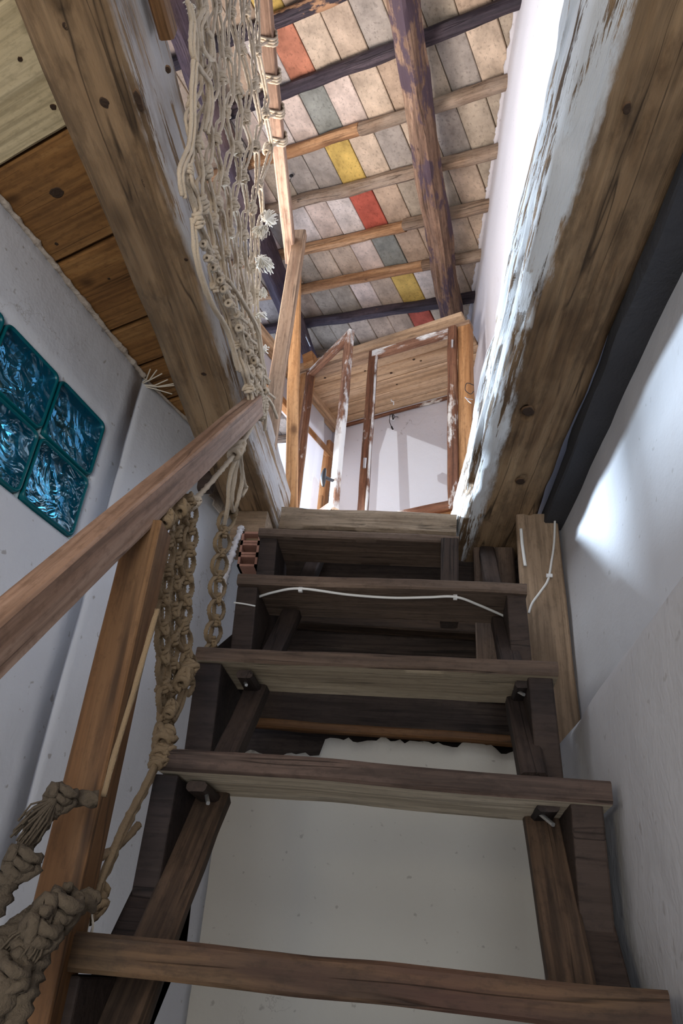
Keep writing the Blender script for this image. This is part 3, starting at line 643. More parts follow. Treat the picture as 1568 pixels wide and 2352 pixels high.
grid_wall('wall_outer_left', lin(-1.6, 3.0, 12), lin(1.2, 3.6, 8), lambda y, z: Vector((-1.75, y, z)), M['wallU'])
grid_wall('wall_gable', lin(-.62, .35, 8), lin(2.25, 3.3, 8), lambda x, z: Vector((x, 3.62, z)), M['wallU'])
grid_wall('wall_loft_right', lin(-1.5, 3.1, 50), lin(1.24, 3.2, 24), lambda y, z: Vector((.25-.065*(y-1.29)+.005*fb(y*3, z*3, 3), y, z)), M['wallU'], -.04)
lf = timber('floor', (-.1, 1.85, 1.10), (-.1, 3.1, 1.10), 1.6, .03, mat=M['board'], nx=4, ns=4, rough=0, wob=0); tag(lf, kind='structure')
lf.location.z -= .0
# loft floor over boards at left
# tiled roof meets right wall in rough plaster
path = []
for py in (-60, 20, 130, 250, 400, 520, 640, 760):
    p = None
    for it in range(60):       # march along the wall/roof line
        yy = .9+it*.05
    path = None
rp = []
for yy in lin(.4, 3.0, 14):
    x = .25-.065*(yy-1.29)-.004; z = (DR-na.x*x-na.y*yy)/na.z; rp.append(Vector((x, yy, z-.008)))
ragged('trim_4', rp, .011, M['wallU'], seed=5)
# window frame in the loft window wall
wf = thing('window_2', None, None, tuple(PW(.3, 1.6)), kind='structure')
timber('frame_stile', PW(.02, 1.2), PW(.02, 2.2), .04, .035, up=d1, mat=M['orange'], parent=wf, nx=10)
timber('frame_stile', PW(.075, 1.2, .02), PW(.075, 1.86, .02), .02, .02, up=d1, mat=M['orange'], parent=wf, nx=10)
timber('frame_rail', PW(-.02, 2.12, .01), PW(1.1, 2.12, .01), .035, .035, mat=M['orange'], parent=wf, nx=10)
timber('frame_rail', PW(-.0, 2.30, .03), PW(1.1, 2.30, .03), .05, .05, mat=M['plank'], parent=wf, nx=10)
timber('frame_stile', PW(.55, 1.2), PW(.55, 2.15), .035, .035, up=d1, mat=M['orange'], parent=wf, nx=10)
timber('frame_rail', PW(0, 1.3), PW(1.0, 1.3), .04, .04, mat=M['orange'], parent=wf, nx=4)
# torn white sheet
m, nt, b = mat_new('thin_sheet'); b.inputs['Base Color'].default_value = (.95, .95, .97, 1); b.inputs['Roughness'].default_value = .7; b.inputs['Transmission Weight'].default_value = 0
tr = N(nt, 'ShaderNodeBsdfTranslucent'); tr.inputs[0].default_value = (.95, .95, .97, 1); mx = N(nt, 'ShaderNodeMixShader'); mx.inputs[0].default_value = .6
nt.links.new(b.outputs[0], mx.inputs[1]); nt.links.new(tr.outputs[0], mx.inputs[2]); nt.links.new(mx.outputs[0], [x for x in nt.nodes if x.type == 'OUTPUT_MATERIAL'][0].inputs[0]); M['sheet'] = m
nW = d1
def on_w(px, py): return at_plane(px, py, d1, d1.dot(FC)-.02)
sheet = [on_w(*p) for p in ((694, 900), (697, 1000), (703, 1040), (708, 1080), (709, 1095), (714, 1106), (718, 1098), (724, 1094), (729, 1100), (733, 1109), (740, 1060), (744, 1030), (744, 960), (730, 920), (710, 890))]
so = meshobj('torn_sheet', sheet, [tuple(range(len(sheet)))], M['sheet'], None); md = so.modifiers.new('t', 'SOLIDIFY'); md.thickness = .002
tag(so, 'torn white sheet with a jagged lower edge hanging over the loft window', 'sheet')
# plank ceiling in front of the far wall
pk = thing('ceiling', None, None, tuple(FW+Vector((0, 0, 2.31))), kind='structure')
pe = [0, .055, .135, .215, .30, .375, .45]
for k in range(6):
    dd = FD-(pe[k]+pe[k+1])/2; wd = pe[k+1]-pe[k]-.003
    a = FW+fwn*(dd-FD)-d1*.25; b = FW+fwn*(dd-FD)+d1*.75
    timber('plank', a+Vector((0, 0, 2.314+.02*(k % 2)*.1)), b+Vector((0, 0, 2.314)), wd, .02, mat=M['plank'], parent=pk, nx=6, ns=2, rough=.001, wob=.001)
tag(timber('trim_5', FW-d1*.25-fwn*.012+Vector((0, 0, 2.288)), FW+d1*.62-fwn*.012+Vector((0, 0, 2.288)), .02, .014, mat=M['casement'], nx=8), kind='structure')
tag(timber('trim_6', FW-d1*.25-fwn*.008+Vector((0, 0, 2.301)), FW+d1*.62-fwn*.008+Vector((0, 0, 2.301)), .012, .008, mat=M['wallU'], nx=4), kind='structure')
# fixture on the far wall
fx = at_plane(900, 962, fwn, FD-.02)
fl = thing('wall_fitting', 'black and white cable fitting with a dangling lead on the far loft wall', 'fitting', tuple(fx))
timber('clip', fx+Vector((-.012, 0, .006)), fx+Vector((.012, 0, -.008)), .012, .016, mat=M['white'], parent=fl, nx=3, ns=3, round_=.6)
timber('plug', at_plane(901, 954, fwn, FD-.035), at_plane(902, 964, fwn, FD-.035), .008, .008, mat=M['black'], parent=fl, nx=3, ns=3, round_=.8)
for pts in (((896, 952), (894, 966), (897, 976), (900, 984)), ((903, 962), (908, 957), (914, 958)), ((898, 951), (903, 952), (906, 957))):
    V_, F_ = tube_data(smooth_path([at_plane(*p, fwn, FD-.03) for p in pts], .004), .0016, 6); meshobj('lead', V_, F_, M['black'], fl)
V_, F_ = tube_data([at_plane(*p, fwn, FD-.03) for p in ((899, 980), (900, 983), (902, 986))], .004, 6); meshobj('plug', V_, F_, M['black'], fl)
hk = at_z(898, 918, 2.3); ho = thing('ceiling_hook', 'tiny pale hook in the loft planks above the far wall', 'hook', tuple(hk))
V_, F_ = tube_data(smooth_path([hk, hk+Vector((.004, 0, -.01)), hk+Vector((.012, 0, -.012)), hk+Vector((.012, .0, -.03))], .003), .003, 6); meshobj('hook', V_, F_, M['white'], ho)

# ------------------------------------------------------------------ glazed casement screen on the landing
TZ = 2.2; G0 = Vector((.125, 2.176, 0)); gu = (Vector((-.523, 2.435, 0))-G0).normalized(); gn = Vector((-gu.y, gu.x, 0)); gn = gn if gn.y > 0 else -gn
ZB = 1.33
dr = thing('door_1', None, None, tuple(G0+Vector((0, 0, ZB))), kind='structure')
def G(u, z, o=0): return G0+gu*u+gn*o+Vector((0, 0, z))
LH = .70
timber('jamb', G(.02, ZB, .02), G(.02, TZ+.005, .02), .05, .045, up=gn, mat=M['orange'], parent=dr, nx=12, ns=4)
timber('jamb', G(LH+.028, ZB, .02), G(LH+.028, TZ+.02, .02), .05, .045, up=gn, mat=M['orange'], parent=dr, nx=12, ns=4)
timber('head_rail', G(-.005, TZ+.012, .02), G(LH+.055, TZ+.012, .02), .05, .026, mat=M['casement_pale'], parent=dr, nx=12, ns=4)
timber('sill', G(-.005, ZB+.01, .02), G(LH+.055, ZB+.01, .02), .05, .045, mat=M['orange'], parent=dr, nx=12, ns=4)
timber('head_block', G(LH+.0, TZ+.075, .02), G(LH+.045, TZ+.065, .02), .05, .10, mat=M['orange'], parent=dr, nx=3)
mg, nt, b = mat_new('clear_glass'); tr = N(nt, 'ShaderNodeBsdfTransparent'); gl = N(nt, 'ShaderNodeBsdfGlossy', inp={'Roughness': .02}); mx = N(nt, 'ShaderNodeMixShader'); mx.inputs[0].default_value = .015
nt.links.new(tr.outputs[0], mx.inputs[1]); nt.links.new(gl.outputs[0], mx.inputs[2]); nt.links.new(mx.outputs[0], [x for x in nt.nodes if x.type == 'OUTPUT_MATERIAL'][0].inputs[0]); M['glass'] = mg
def leaf(h, d, wd, z0, z1, handle=None, mat='casement', left_mat=None):
    """casement leaf, hinge point h, direction d"""
    d = Vector(d).normalized(); nrm = Vector((-d.y, d.x, 0)); H = Vector((h[0], h[1], 0))
    lf_ = timber('leaf_frame', H+Vector((0, 0, z0)), H+Vector((0, 0, z1)), .034, .028, up=nrm, mat=M[mat], nx=30, ns=4, parent=dr, groove=.001)
    lf_.name = 'casement_leaf'
    def sub(o): o.parent = lf_; o.matrix_parent_inverse = lf_.matrix_world.inverted(); return o
    def tb_(*a, **k): o = timber(*a, **k); return sub(o)
    E_ = H+d*wd
    tb_('stile', E_+Vector((0, 0, z0)), E_+Vector((0, 0, z1)), .034, .028, up=nrm, mat=M[left_mat or mat], nx=30, ns=4, groove=.001)
    tb_('stile_bead', E_-d*.018+nrm*.008+Vector((0, 0, z0)), E_-d*.018+nrm*.008+Vector((0, 0, z1)), .008, .012, up=nrm, mat=M['casement_worn'], nx=20, ns=3)
    tb_('rail', H+Vector((0, 0, z1-.018)), E_+Vector((0, 0, z1-.018)), .026, .036, mat=M['casement_worn' if wd > .28 else mat], nx=14, ns=4)
    tb_('rail', H+Vector((0, 0, z0+.018)), E_+Vector((0, 0, z0+.018)), .026, .036, mat=M[mat], nx=14, ns=4)
    a, b_2 = H+d*.015, E_-d*.015
    V = []
    for p in (a, b_2):
        for o_ in (-.001, .001):
            for z in (z0+.03, z1-.03): V.append(p+nrm*o_+Vector((0, 0, z)))
    sub(meshobj('pane', V, [(0, 1, 3, 2), (4, 6, 7, 5), (0, 4, 5, 1), (2, 3, 7, 6), (0, 2, 6, 4), (1, 5, 7, 3)], M['glass']))
    return lf_, E_, d, nrm, sub
r1 = leaf(G(.062, 0, -.008), gu, .34, ZB+.03, TZ-.006)
hpt = Vector((-.523, 2.435, 0)); fpt = at_z(806, 768, 2.19)
r2 = leaf(hpt-gn*.01, (fpt.x-hpt.x, fpt.y-hpt.y, 0), math.hypot(fpt.x-hpt.x, fpt.y-hpt.y), ZB+.03, TZ-.006, mat='casement', left_mat='casement_worn')
# lever handle on the open leaf and hinges
E_ = r2[1]; dd, nn, sub = r2[2], r2[3], r2[4]
hp = E_+Vector((0, 0, 1.475)); sgn = 1 if (nn.x < 0) else -1
V_, F_ = tube_data(smooth_path([hp+nn*sgn*.012, hp+nn*sgn*.045, hp+nn*sgn*.05+Vector((0, 0, .01))], .006), .006, 8)
V2, F2 = tube_data(smooth_path([hp+nn*sgn*.05+Vector((0, 0, -.04)), hp+nn*sgn*.054, hp+nn*sgn*.05+Vector((0, 0, .035))], .006), lambda t: .004+.006*math.sin(math.pi*t), 8)
hh_ = meshobj('handle', *merge([(V_, F_), (V2, F2)]), M['iron'], None, smooth=True); sub(hh_)['label'] = 'black lever handle'
for z in (1.62, 2.05):
    sub(timber('hinge', hpt+Vector((0, 0, z)), hpt+Vector((0, 0, z+.05)), .012, .012, mat=M['metal'], up=(0, 1, 0), nx=2, ns=3, round_=.9))
sb = r1[4]
sb(timber('hinge', G(.055, 2.07, -.03), G(.055, 2.11, -.03), .008, .008, mat=M['metal'], up=(0, 1, 0), nx=2, ns=3, round_=.9))
sb(timber('latch', G(.395, 1.60, -.03), G(.395, 1.645, -.03), .012, .008, mat=M['metal'], up=(0, 1, 0), nx=2, ns=3))
# low wall below the screen
tag(timber('wall_parapet', G(-.05, 1.225, .03), G(.8, 1.225, .03), .05, .20, mat=M['wallU'], nx=4, rough=0), kind='structure')
# angle bracket under the purlin
bk0 = onroof(708, 772, DR-.20); bb = thing('angle_bracket', 'perforated zinc angle bracket screwed to the dark purlin above the casements', 'bracket', tuple(bk0))
timber('plate', onroof(702, 770, DR-.2), onroof(712, 792, DR-.2), .022, .003, up=(1, -.4, .3), mat=M['metal'], parent=bb, nx=3, ns=2)
for p in ((704, 776), (708, 784)): timber('screw', onroof(*p, DR-.205), onroof(*p, DR-.198), .005, .005, mat=M['iron'], parent=bb, nx=2, ns=3)
# loose wires by the right jamb
wr = thing('loose_wires', 'thin curled loose wires sticking out beside the right jamb of the screen', 'wire', tuple(at_y(1078, 900, 2.12)))
for pts, mt in ((((1088, 885), (1072, 880), (1068, 895), (1080, 905), (1088, 898)), 'iron'), (((1086, 918), (1070, 915), (1068, 912), (1076, 922), (1082, 926)), 'metal')):
    V_, F_ = tube_data(smooth_path([at_y(*p, 2.12) for p in pts], .004), .0015, 5); meshobj('wire', V_, F_, M[mt], wr)

# ------------------------------------------------------------------ railings
lr = thing('stair_railing', 'lower stair railing of a square newel and a sloping wooden handrail', 'railing', tuple(at_y(163, 2000, .85)))
na_, nb_ = at_y(163, 2000, .868), at_y(336, 1250, .868); nv = (nb_-na_)
nw = timber('newel_post', na_-nv*1.55, nb_+nv*.06, .047, .047, up=(0, 1, 0), mat=M['newel'], parent=lr, nx=30, ns=4, rough=.0006, wob=.0006, corner=.002)
HX = -.388
ha, hb2 = at_x(0, 1462, HX), at_x(590, 928, HX); hv = (hb2-ha).normalized()
timber('handrail', ha-hv*.28, hb2-hv*.02, .034, .048, up=(0, 0, 1), mat=M['rail'], parent=lr, nx=40, ns=4, rough=.0008, wob=.0008, corner=.003)
ur = thing('landing_railing', 'upper railing along the stairwell with a long top rail and upright posts', 'railing', (-.44, 1.6, 1.2))
ra, rb_ = at_z(606, 0, 2.06), at_z(668, 590, 2.0); rv = (rb_-ra)
timber('top_rail', ra-rv*.75, rb_+rv*.02, .035, .038, mat=M['rail'], parent=ur, nx=40, ns=4, rough=.0008, corner=.003)
timber('post', at_y(688, 536, 1.62)+Vector((0, 0, .0)), at_y(614, 1028, 1.62), .042, .03, up=(0, 1, 0), mat=M['casement_pale'], parent=ur, nx=30, ns=4, rough=.0008, corner=.003)
timber('post', at_y(681, 600, 1.90), at_y(667, 1175, 1.90), .036, .03, up=(0, 1, 0), mat=M['orange'], parent=ur, nx=30, ns=4, rough=.0008, corner=.003)['label'] = 'orange pine post behind the pale one'
eb = at_x(386, 78, -.40); timber('edge_board', (-.40, -1.3, eb.z), tuple(eb), .022, .036, up=(0, 0, 1), mat=M['newel'], parent=ur, nx=10, ns=3)['label'] = 'orange brown board end beside the left beam'
timber('spacer_block', at_y(603, 985, 1.60), at_y(612, 1030, 1.60), .03, .02, up=(0, 1, 0), mat=M['dark'], parent=ur, nx=3)

# ------------------------------------------------------------------ cables
cb_ = thing('white_cable', 'thin white cable stapled across the fourth tread and down the pine board', 'cable', (0, 1.45, .66))
yc = TR[4][0]+.155
def ct(pts, r=.0028, y=None):
    V_, F_ = tube_data(smooth_path(pts, .006), r, 8); return meshobj('cable_run', V_, F_, M['cable'], cb_, smooth=True)
ct([at_z(*p, .688) for p in ((585, 1374), (630, 1360), (690, 1352), (800, 1366), (900, 1373), (980, 1372), (1045, 1371), (1100, 1390), (1168, 1420))])
ct([at_y(*p, 1.44) for p in ((537, 1384), (560, 1387), (586, 1392))], .0018)
ct([at_y(*p, 1.70) for p in ((1214, 1408), (1222, 1385), (1240, 1360), (1258, 1332), (1266, 1290), (1272, 1245), (1274, 1190))])
ct([at_y(*p, 1.70) for p in ((1196, 1215), (1199, 1250), (1206, 1300))], .004)
for p in ((690, 1354), (1045, 1373)): q = at_z(*p, .688); timber('cable_clip', q+Vector((-.004, 0, 0)), q+Vector((.004, 0, 0)), .012, .01, mat=M['white'], parent=cb_, nx=2, ns=3)
q = at_y(1262, 1322, 1.70); timber('cable_clip', q+Vector((-.008, -.002, 0)), q+Vector((.006, -.002, 0)), .008, .008, mat=M['white'], parent=cb_, nx=2, ns=3)

# ------------------------------------------------------------------ rope work
def coil(r, R, turns, pitch, n=7):
    pts = [Vector((R*math.cos(a), R*math.sin(a), pitch*(a/(2*math.pi)-turns/2))) for a in [i*2*math.pi/14 for i in range(int(14*turns)+1)]]
    return tube_data(pts, r, n, twist=900)
def knot_mesh(name, r, mat):
    parts = [coil(r*.72, r*1.25, 3.6, r*1.35)]
    pts = []
    for i in range(26):
        a = i/25*2*math.pi; pts.append(Vector((r*2.0*math.sin(a+.5), r*2.0*math.cos(a)*.7, r*2.2*math.sin(2*a)*.6)))
    parts.append(tube_data(pts, r*.7, 7, twist=900))
    V, Fc = merge(parts); me = bpy.data.meshes.new(name); me.from_pydata([tuple(v) for v in V], [], Fc); me.materials.append(mat); me.polygons.foreach_set('use_smooth', [True]*len(me.polygons)); return me
KM = knot_mesh('knot', .0052, M['rope'])
def add_knot(p, d, scale, parent, mesh=KM, rnd=True):
    o = bpy.data.objects.new('knot', mesh); d = Vector(d).normalized(); q = d.to_track_quat('Z', 'Y').to_matrix().to_4x4() @ Matrix.Rotation(random.uniform(0, 6.28) if rnd else 0, 4, 'Z')
    o.matrix_world = Matrix.Translation(p) @ q @ Matrix.Scale(scale, 4); return link(o, parent)
def cord(paths, r, parent, mat='rope', name='cord', step=.005, n=7, fuzz=.08):
    parts = [tube_data(smooth_path(p, step), r, n, twist=380*(.004/r), fuzz=fuzz) for p in paths]
    V, Fc = merge(parts); return meshobj(name, V, Fc, M[mat], parent, smooth=True)
def tassel(p, d, L, R, nf, parent, mat='fray', name='tassel'):
    parts = []; d = Vector(d).normalized(); u = d.orthogonal().normalized(); v = d.cross(u)
    for i in range(nf):
        a = random.uniform(0, 6.28); k = random.uniform(.2, 1); e = p+d*L*random.uniform(.6, 1.05)+(u*math.cos(a)+v*math.sin(a))*R*k
        mpt = p+d*L*.4+(u*math.cos(a)+v*math.sin(a))*R*k*.8+Vector((random.gauss(0, .002), random.gauss(0, .002), random.gauss(0, .002)))
        parts.append(tube_data([p, mpt, e], .0011, 4))
    V, Fc = merge(parts); return meshobj(name, V, Fc, M[mat], parent)
net = thing('rope_net', 'knotted jute rope net hanging from the landing rail down to the left beam', 'net', (-.4, 1.1, 1.3))
def interp(tab, y):
    for (a, va), (b, vb) in zip(tab, tab[1:]):
        if y <= b: return va+(vb-va)*(y-a)/(b-a)
    return tab[-1][1]
LT = [(-60, 448), (40, 442), (180, 448), (300, 418), (420, 425), (520, 455), (640, 485), (760, 525), (860, 560), (930, 575)]
RT = [(-60, 596), (90, 600), (200, 616), (330, 630), (450, 610), (540, 602), (640, 596), (760, 596), (860, 605), (930, 610)]
NS = 9
def netp(u, y, wob=0):
    x = interp(LT, y)+(interp(RT, y)-interp(LT, y))*u
    X = -.385-.045*u-.012*math.sin(y*.01+u*3)
    if y > 850: X = -.385
    return x+wob, X
rowy = [-70, 10, 95, 175, 240, 310, 385, 450, 510, 580, 650, 715, 775, 830, 885, 930]
for s in range(NS):
    u0 = (s+.5)/NS; pa = []; pb = []
    for k, y in enumerate(rowy):
        sh = (.5/NS)*(1 if (k+s) % 2 else -1)*.42; uu = min(1, max(0, u0+sh)); yy = y+random.uniform(-14, 14)+u0*35
        x, X = netp(uu, yy, random.uniform(-3, 3)); p = at_x(x, yy, X); 
        pa.append(p+Vector((.003, 0, 0))); pb.append(p+Vector((-.003, .004, .002)))
        if k < len(rowy)-1:       # pull straight between knots
            y2 = (yy+rowy[k+1])/2; x2, X2 = netp(u0+sh*.35, y2, random.uniform(-2.5, 2.5)); p2 = at_x(x2, y2, X2); pa.append(p2+Vector((.004, .003, 0))); pb.append(p2+Vector((-.004, -.003, 0)))
        if (k+s) % 2 == 0:
            add_knot(p, Vector((0, .5, -.6))+Vector((0, random.gauss(0, .2), random.gauss(0, .2))), random.uniform(.8, 1.1), net)
    cord([pa, pb], .0030, net)
# slack extra loops at the left
for pts in (((470, 20), (455, 60), (462, 110), (485, 130), (480, 80), (468, 60)), ((440, 40), (438, 110), (452, 150), (478, 190), (480, 250), (470, 300)), ((430, 0), (445, 90), (440, 200), (436, 320), (412, 390), (418, 450)),
            ((418, 380), (440, 460), (470, 560), (505, 640), (540, 730), (560, 800)), ((440, 500), (450, 600), (480, 690), (520, 760), (545, 850)), ((520, 640), (560, 700), (590, 760), (600, 830), (612, 880))):
    p = [at_x(x, y, -.382) for x, y in pts]; cord([p, [q+Vector((.003, .006, .002)) for q in p]], .0036, net)
# diagonal knotted selvedge along the lower edge
for k in range(13):
    t = k/12; x = 470+t*140+random.uniform(-5, 5); y = 560+t*330+random.uniform(-8, 8); p = at_x(x, y, -.378); add_knot(p, (0, .6, .5), random.uniform(.6, .85), net)
    p2 = at_x(x+22, y+18, -.378); cord([[p, p2]], .003, net)
for (x, y, dx, dy, L, R, n_) in ((612, 505, 10, -4, .045, .022, 60), (604, 520, -4, 10, .045, .022, 60), (616, 500, 14, 4, .04, .02, 40), (598, 592, 8, 14, .06, .024, 90), (596, 720, 10, 12, .035, .014, 26), (602, 800, 10, 12, .035, .014, 26), (606, 660, -2, 14, .03, .012, 18), (590, 780, 12, 3, .025, .01, 16), (440, 10, -4, 6, .03, .012, 14)):
    p = at_x(x, y, -.40); d = at_x(x+dx, y+dy, -.40)-p; tassel(p, d, L, R, n_, net)
# lashings round the top rail
for (x, y) in ((607, 88), (618, 168), (628, 250), (635, 322)):
    c0 = None; best = None
    for i in range(100):
        q = (ra-rv*.75).lerp(rb_, i/99); c = RW.T @ np.array(q); sy = CY+F*c[1]/c[2]
        if best is None or abs(sy-y) < best: best = abs(sy-y); c0 = q
    rn = rv.normalized(); u1 = rn.cross(Vector((0, 0, 1))).normalized(); w1 = u1.cross(rn); parts = []
    pts = []
    for i in range(int(3.6*20)):
        a = i/20*2*math.pi; ca, sa = math.cos(a), math.sin(a); m_ = max(abs(ca), abs(sa)); k_ = .55/m_+.45
        pts.append(c0+rn*(i/20*.0075-.013)+(u1*ca+w1*sa)*.0225*k_+rn*.004*ca)
    V_, F_ = tube_data(pts, .0036, 7, twist=380, fuzz=.06); meshobj('lashing', V_, F_, M['rope'], net, smooth=True)
    p_ = at_x(x-22, y+20, -.44); cord([[c0-u1*0+Vector((.0, 0, -.024)), p_]], .004, net); add_knot(p_, (0, 0, 1), 1.1, net)

# hanging chains of knotted jute
def chain(parent, centre, X, hw, period, r, n_in=2, seed=0, mat='rope_dark'):
    rr = random.Random(seed); cp = smooth_path([Vector((a, b, 0)) for a, b in centre], 6); tot = len(cp); L = [0]
    for i in range(1, tot): L.append(L[-1]+(cp[i]-cp[i-1]).length)
    paths = []
    for side in (-1, 1):
        pts = []
        for i, c in enumerate(cp):
            t = (cp[min(i+1, tot-1)]-cp[max(i-1, 0)]).normalized(); nrm = Vector((t.y, -t.x, 0)); ph = math.pi*L[i]/period
            q = c+nrm*side*hw*(.18+.82*abs(math.sin(ph))**.7); pts.append(at_x(q.x, q.y, X))
        paths.append(pts)
    for j in range(n_in):
        pts = []
        for i, c in enumerate(cp): q = c+Vector(((j-(n_in-1)/2)*r*1300+1.2*math.sin(i*.5+j), 0, 0)); p = at_x(q.x, q.y, X); pts.append(p+Vector((-.004, 0, 0)))
        paths.append(pts)
    cord(paths, r, parent, mat)
    k = 0
    while k*period < L[-1]:
        i = min(range(tot), key=lambda i: abs(L[i]-k*period)); add_knot(at_x(cp[i].x, cp[i].y, X+.002), at_x(cp[min(i+2, tot-1)].x, cp[min(i+2, tot-1)].y, X)-at_x(cp[max(i-2, 0)].x, cp[max(i-2, 0)].y, X), r/.0052*1.12, parent, KD); k += 1
KD = knot_mesh('knot', .0052, M['rope_dark'])
hc = thing('rope_chain', 'thin chain of knotted jute hanging beside the upper stringer', 'rope', tuple(at_x(500, 1300, -.432)))
chain(hc, [(535, 1175), (516, 1205), (508, 1270), (500, 1330), (497, 1400), (490, 1450), (484, 1500)], -.428, 17, 52, .0042, 1, 1)
cord([[at_x(548, 1040, -.40), at_x(540, 1090, -.405), at_x(532, 1150, -.41), at_x(535, 1175, -.42)], [at_x(551, 1040, -.40), at_x(556, 1100, -.405), at_x(546, 1150, -.41), at_x(537, 1175, -.42)], [at_x(545, 1042, -.40), at_x(527, 1100, -.405), at_x(523, 1160, -.41), at_x(515, 1205, -.425)], [at_x(551, 1040, -.40), at_x(561, 1110, -.405), at_x(566, 1120, -.405), at_x(556, 1140, -.41)]], .0042, hc, 'rope')
gb_ = thing('rope_bundle', 'bundle of knotted brown jute strands hanging between newel and treads', 'rope', tuple(at_x(400, 1400, -.39)))
XB = -.385
chain(gb_, [(432, 1150), (437, 1210), (430, 1290), (424, 1380), (420, 1450), (432, 1520), (434, 1560), (420, 1590)], XB, 15, 58, .0042, 2, 2)
chain(gb_, [(378, 1180), (385, 1250), (378, 1340), (372, 1420), (374, 1520), (376, 1600), (378, 1680), (376, 1725)], XB, 13, 66, .0042, 2, 3)
chain(gb_, [(410, 1165), (405, 1240), (402, 1330), (398, 1410), (397, 1480), (392, 1550), (386, 1620), (382, 1700)], XB-.006, 11, 60, .0042, 2, 4)
cord([[at_x(420, 1580, XB), at_x(405, 1625, XB), at_x(388, 1655, XB)], [at_x(428, 1585, XB), at_x(412, 1630, XB), at_x(392, 1662, XB)],
      [at_x(385, 1700, XB+.01), at_x(345, 1790, XB+.01), at_x(300, 1880, XB+.015), at_x(262, 1960, XB+.02), at_x(232, 2030, XB+.02), at_x(212, 2085, XB+.02)],
      [at_x(377, 1705, XB+.012), at_x(338, 1795, XB+.012), at_x(290, 1885, XB+.017), at_x(255, 1965, XB+.022), at_x(225, 2035, XB+.022), at_x(205, 2090, XB+.022)],
      [at_x(378, 1725, XB+.02), at_x(398, 1755, XB+.025), at_x(412, 1790, XB+.03), at_x(402, 1820, XB+.03)],
      [at_x(318, 1895, XB+.01), at_x(275, 1940, XB+.015), at_x(205, 1985, XB+.02)]], .0046, gb_, 'rope_dark')
for (x, y, s_) in ((378, 1690, 1.35), (372, 1722, 1.25), (362, 1748, 1.0), (420, 1560, 1.3), (430, 1535, 1.2), (215, 2060, 1.5), (202, 2085, 1.4), (418, 1170, 1.1), (385, 1195, 1.1), (392, 1630, 1.0)): add_knot(at_x(x, y, XB+.012), (0, .5, .6), s_, gb_, KD)
tassel(at_x(208, 2080, XB+.02), Vector((0, -.1, -1)), .05, .015, 30, gb_)
# tie cord from the handrail end
tc_ = thing('tie_cord', 'taut pale cord tied along under the lower handrail to the newel', 'rope', tuple(at_x(500, 1080, -.40)))
cord([[at_x(588, 955, -.395), at_x(575, 985, -.395), at_x(548, 1030, -.395), at_x(500, 1090, -.392), at_x(455, 1140, -.39), at_x(432, 1158, -.388), at_x(395, 1178, -.385), at_x(372, 1165, -.384)],
      [at_x(372, 1165, -.384), at_x(388, 1195, -.384), at_x(396, 1215, -.384)]], .0046, tc_, 'rope')
for x, y in ((547, 1030), (541, 1042), (434, 1156)): add_knot(at_x(x, y, -.392), (0, .6, .6), 1.35, tc_)
cord([[at_x(600, 900, -.385), at_x(622, 925, -.385), at_x(636, 960, -.385)], [at_x(596, 905, -.385), at_x(610, 930, -.385), at_x(608, 990, -.39)]], .004, tc_, 'rope')
V_, F_ = tube_data(smooth_path([at_y(362, 1400, .83), at_y(330, 1510, .825), at_y(295, 1630, .82), at_y(262, 1740, .82), at_y(238, 1830, .82)], .006), .0034, 7, twist=300)
nc = meshobj('newel_cord', V_, F_, M['rope_dark'], None, smooth=True); tag(nc, 'dark cord running down the side of the newel post', 'rope')
# heavy old rope tied round the foot of the newel
hr = thing('heavy_rope', 'thick grey brown old rope knotted round the newel at the bottom left', 'rope', tuple(at_y(100, 2080, .78)))
def hv_(pts, r, Y=.80, n=18): 
    V_, F_ = tube_data(smooth_path([at_y(a, b, Y-c) for a, b, c in pts], .003), r, n, lobes=3, twist=150, fuzz=.14); return meshobj('strand', V_, F_, M['rope_grey'], hr, smooth=True)
hv_([(-60, 2140, .1), (0, 2075, .08), (40, 1975, .05), (90, 1900, .03), (135, 1845, .02), (170, 1835, .01), (225, 1835, .0)], .008)
hv_([(-60, 2230, .1), (0, 2170, .08), (60, 2120, .06), (110, 2090, .04), (165, 2080, .03), (215, 2065, .01)], .010)
hv_([(-40, 2360, .1), (10, 2280, .1), (45, 2210, .08), (90, 2140, .06), (130, 2110, .05)], .013)
hv_([(20, 2400, .1), (50, 2300, .09), (80, 2220, .07), (110, 2150, .06)], .010)
KH = knot_mesh('knot', .0052, M['rope_grey'])
for (x, y, s_, c) in ((132, 1838, 1.25, .03), (42, 1990, 1.3, .07), (120, 2105, 1.7, .06), (85, 2150, 1.5, .08), (140, 2085, 1.3, .04), (10, 2250, 1.4, .1)): add_knot(at_y(x, y, .80-c), (.6, 0, .8), s_, hr, KH)
tassel(at_y(132, 1830, .76), at_y(85, 1890, .76)-at_y(132, 1830, .76), .05, .016, 110, hr, 'rope_grey')
tassel(at_y(120, 2100, .72), at_y(40, 2200, .72)-at_y(120, 2100, .72), .07, .02, 110, hr, 'rope_grey')
tassel(at_y(170, 2075, .77), at_y(90, 2110, .74)-at_y(170, 2075, .77), .05, .012, 70, hr, 'rope_grey')
# dry straw tuft in the ceiling corner
sw = thing('straw_tuft', 'tuft of dry straw sticking out of the corner of wall and ceiling boards', 'straw', tuple(at_z(330, 882, ZC-.01)))
for (x, y) in ((360, 850), (385, 872), (405, 880), (345, 848), (300, 845), (395, 905), (410, 884), (372, 858)):
    p = at_z(318, 884, ZC-.012); q = at_z(x, y, ZC-.014); mpt = (p+q)/2+Vector((random.gauss(0, .004), random.gauss(0, .004), -.004))
    V_, F_ = tube_data([p, mpt, q], .0016, 5); meshobj('straw', V_, F_, M['fray'], sw)

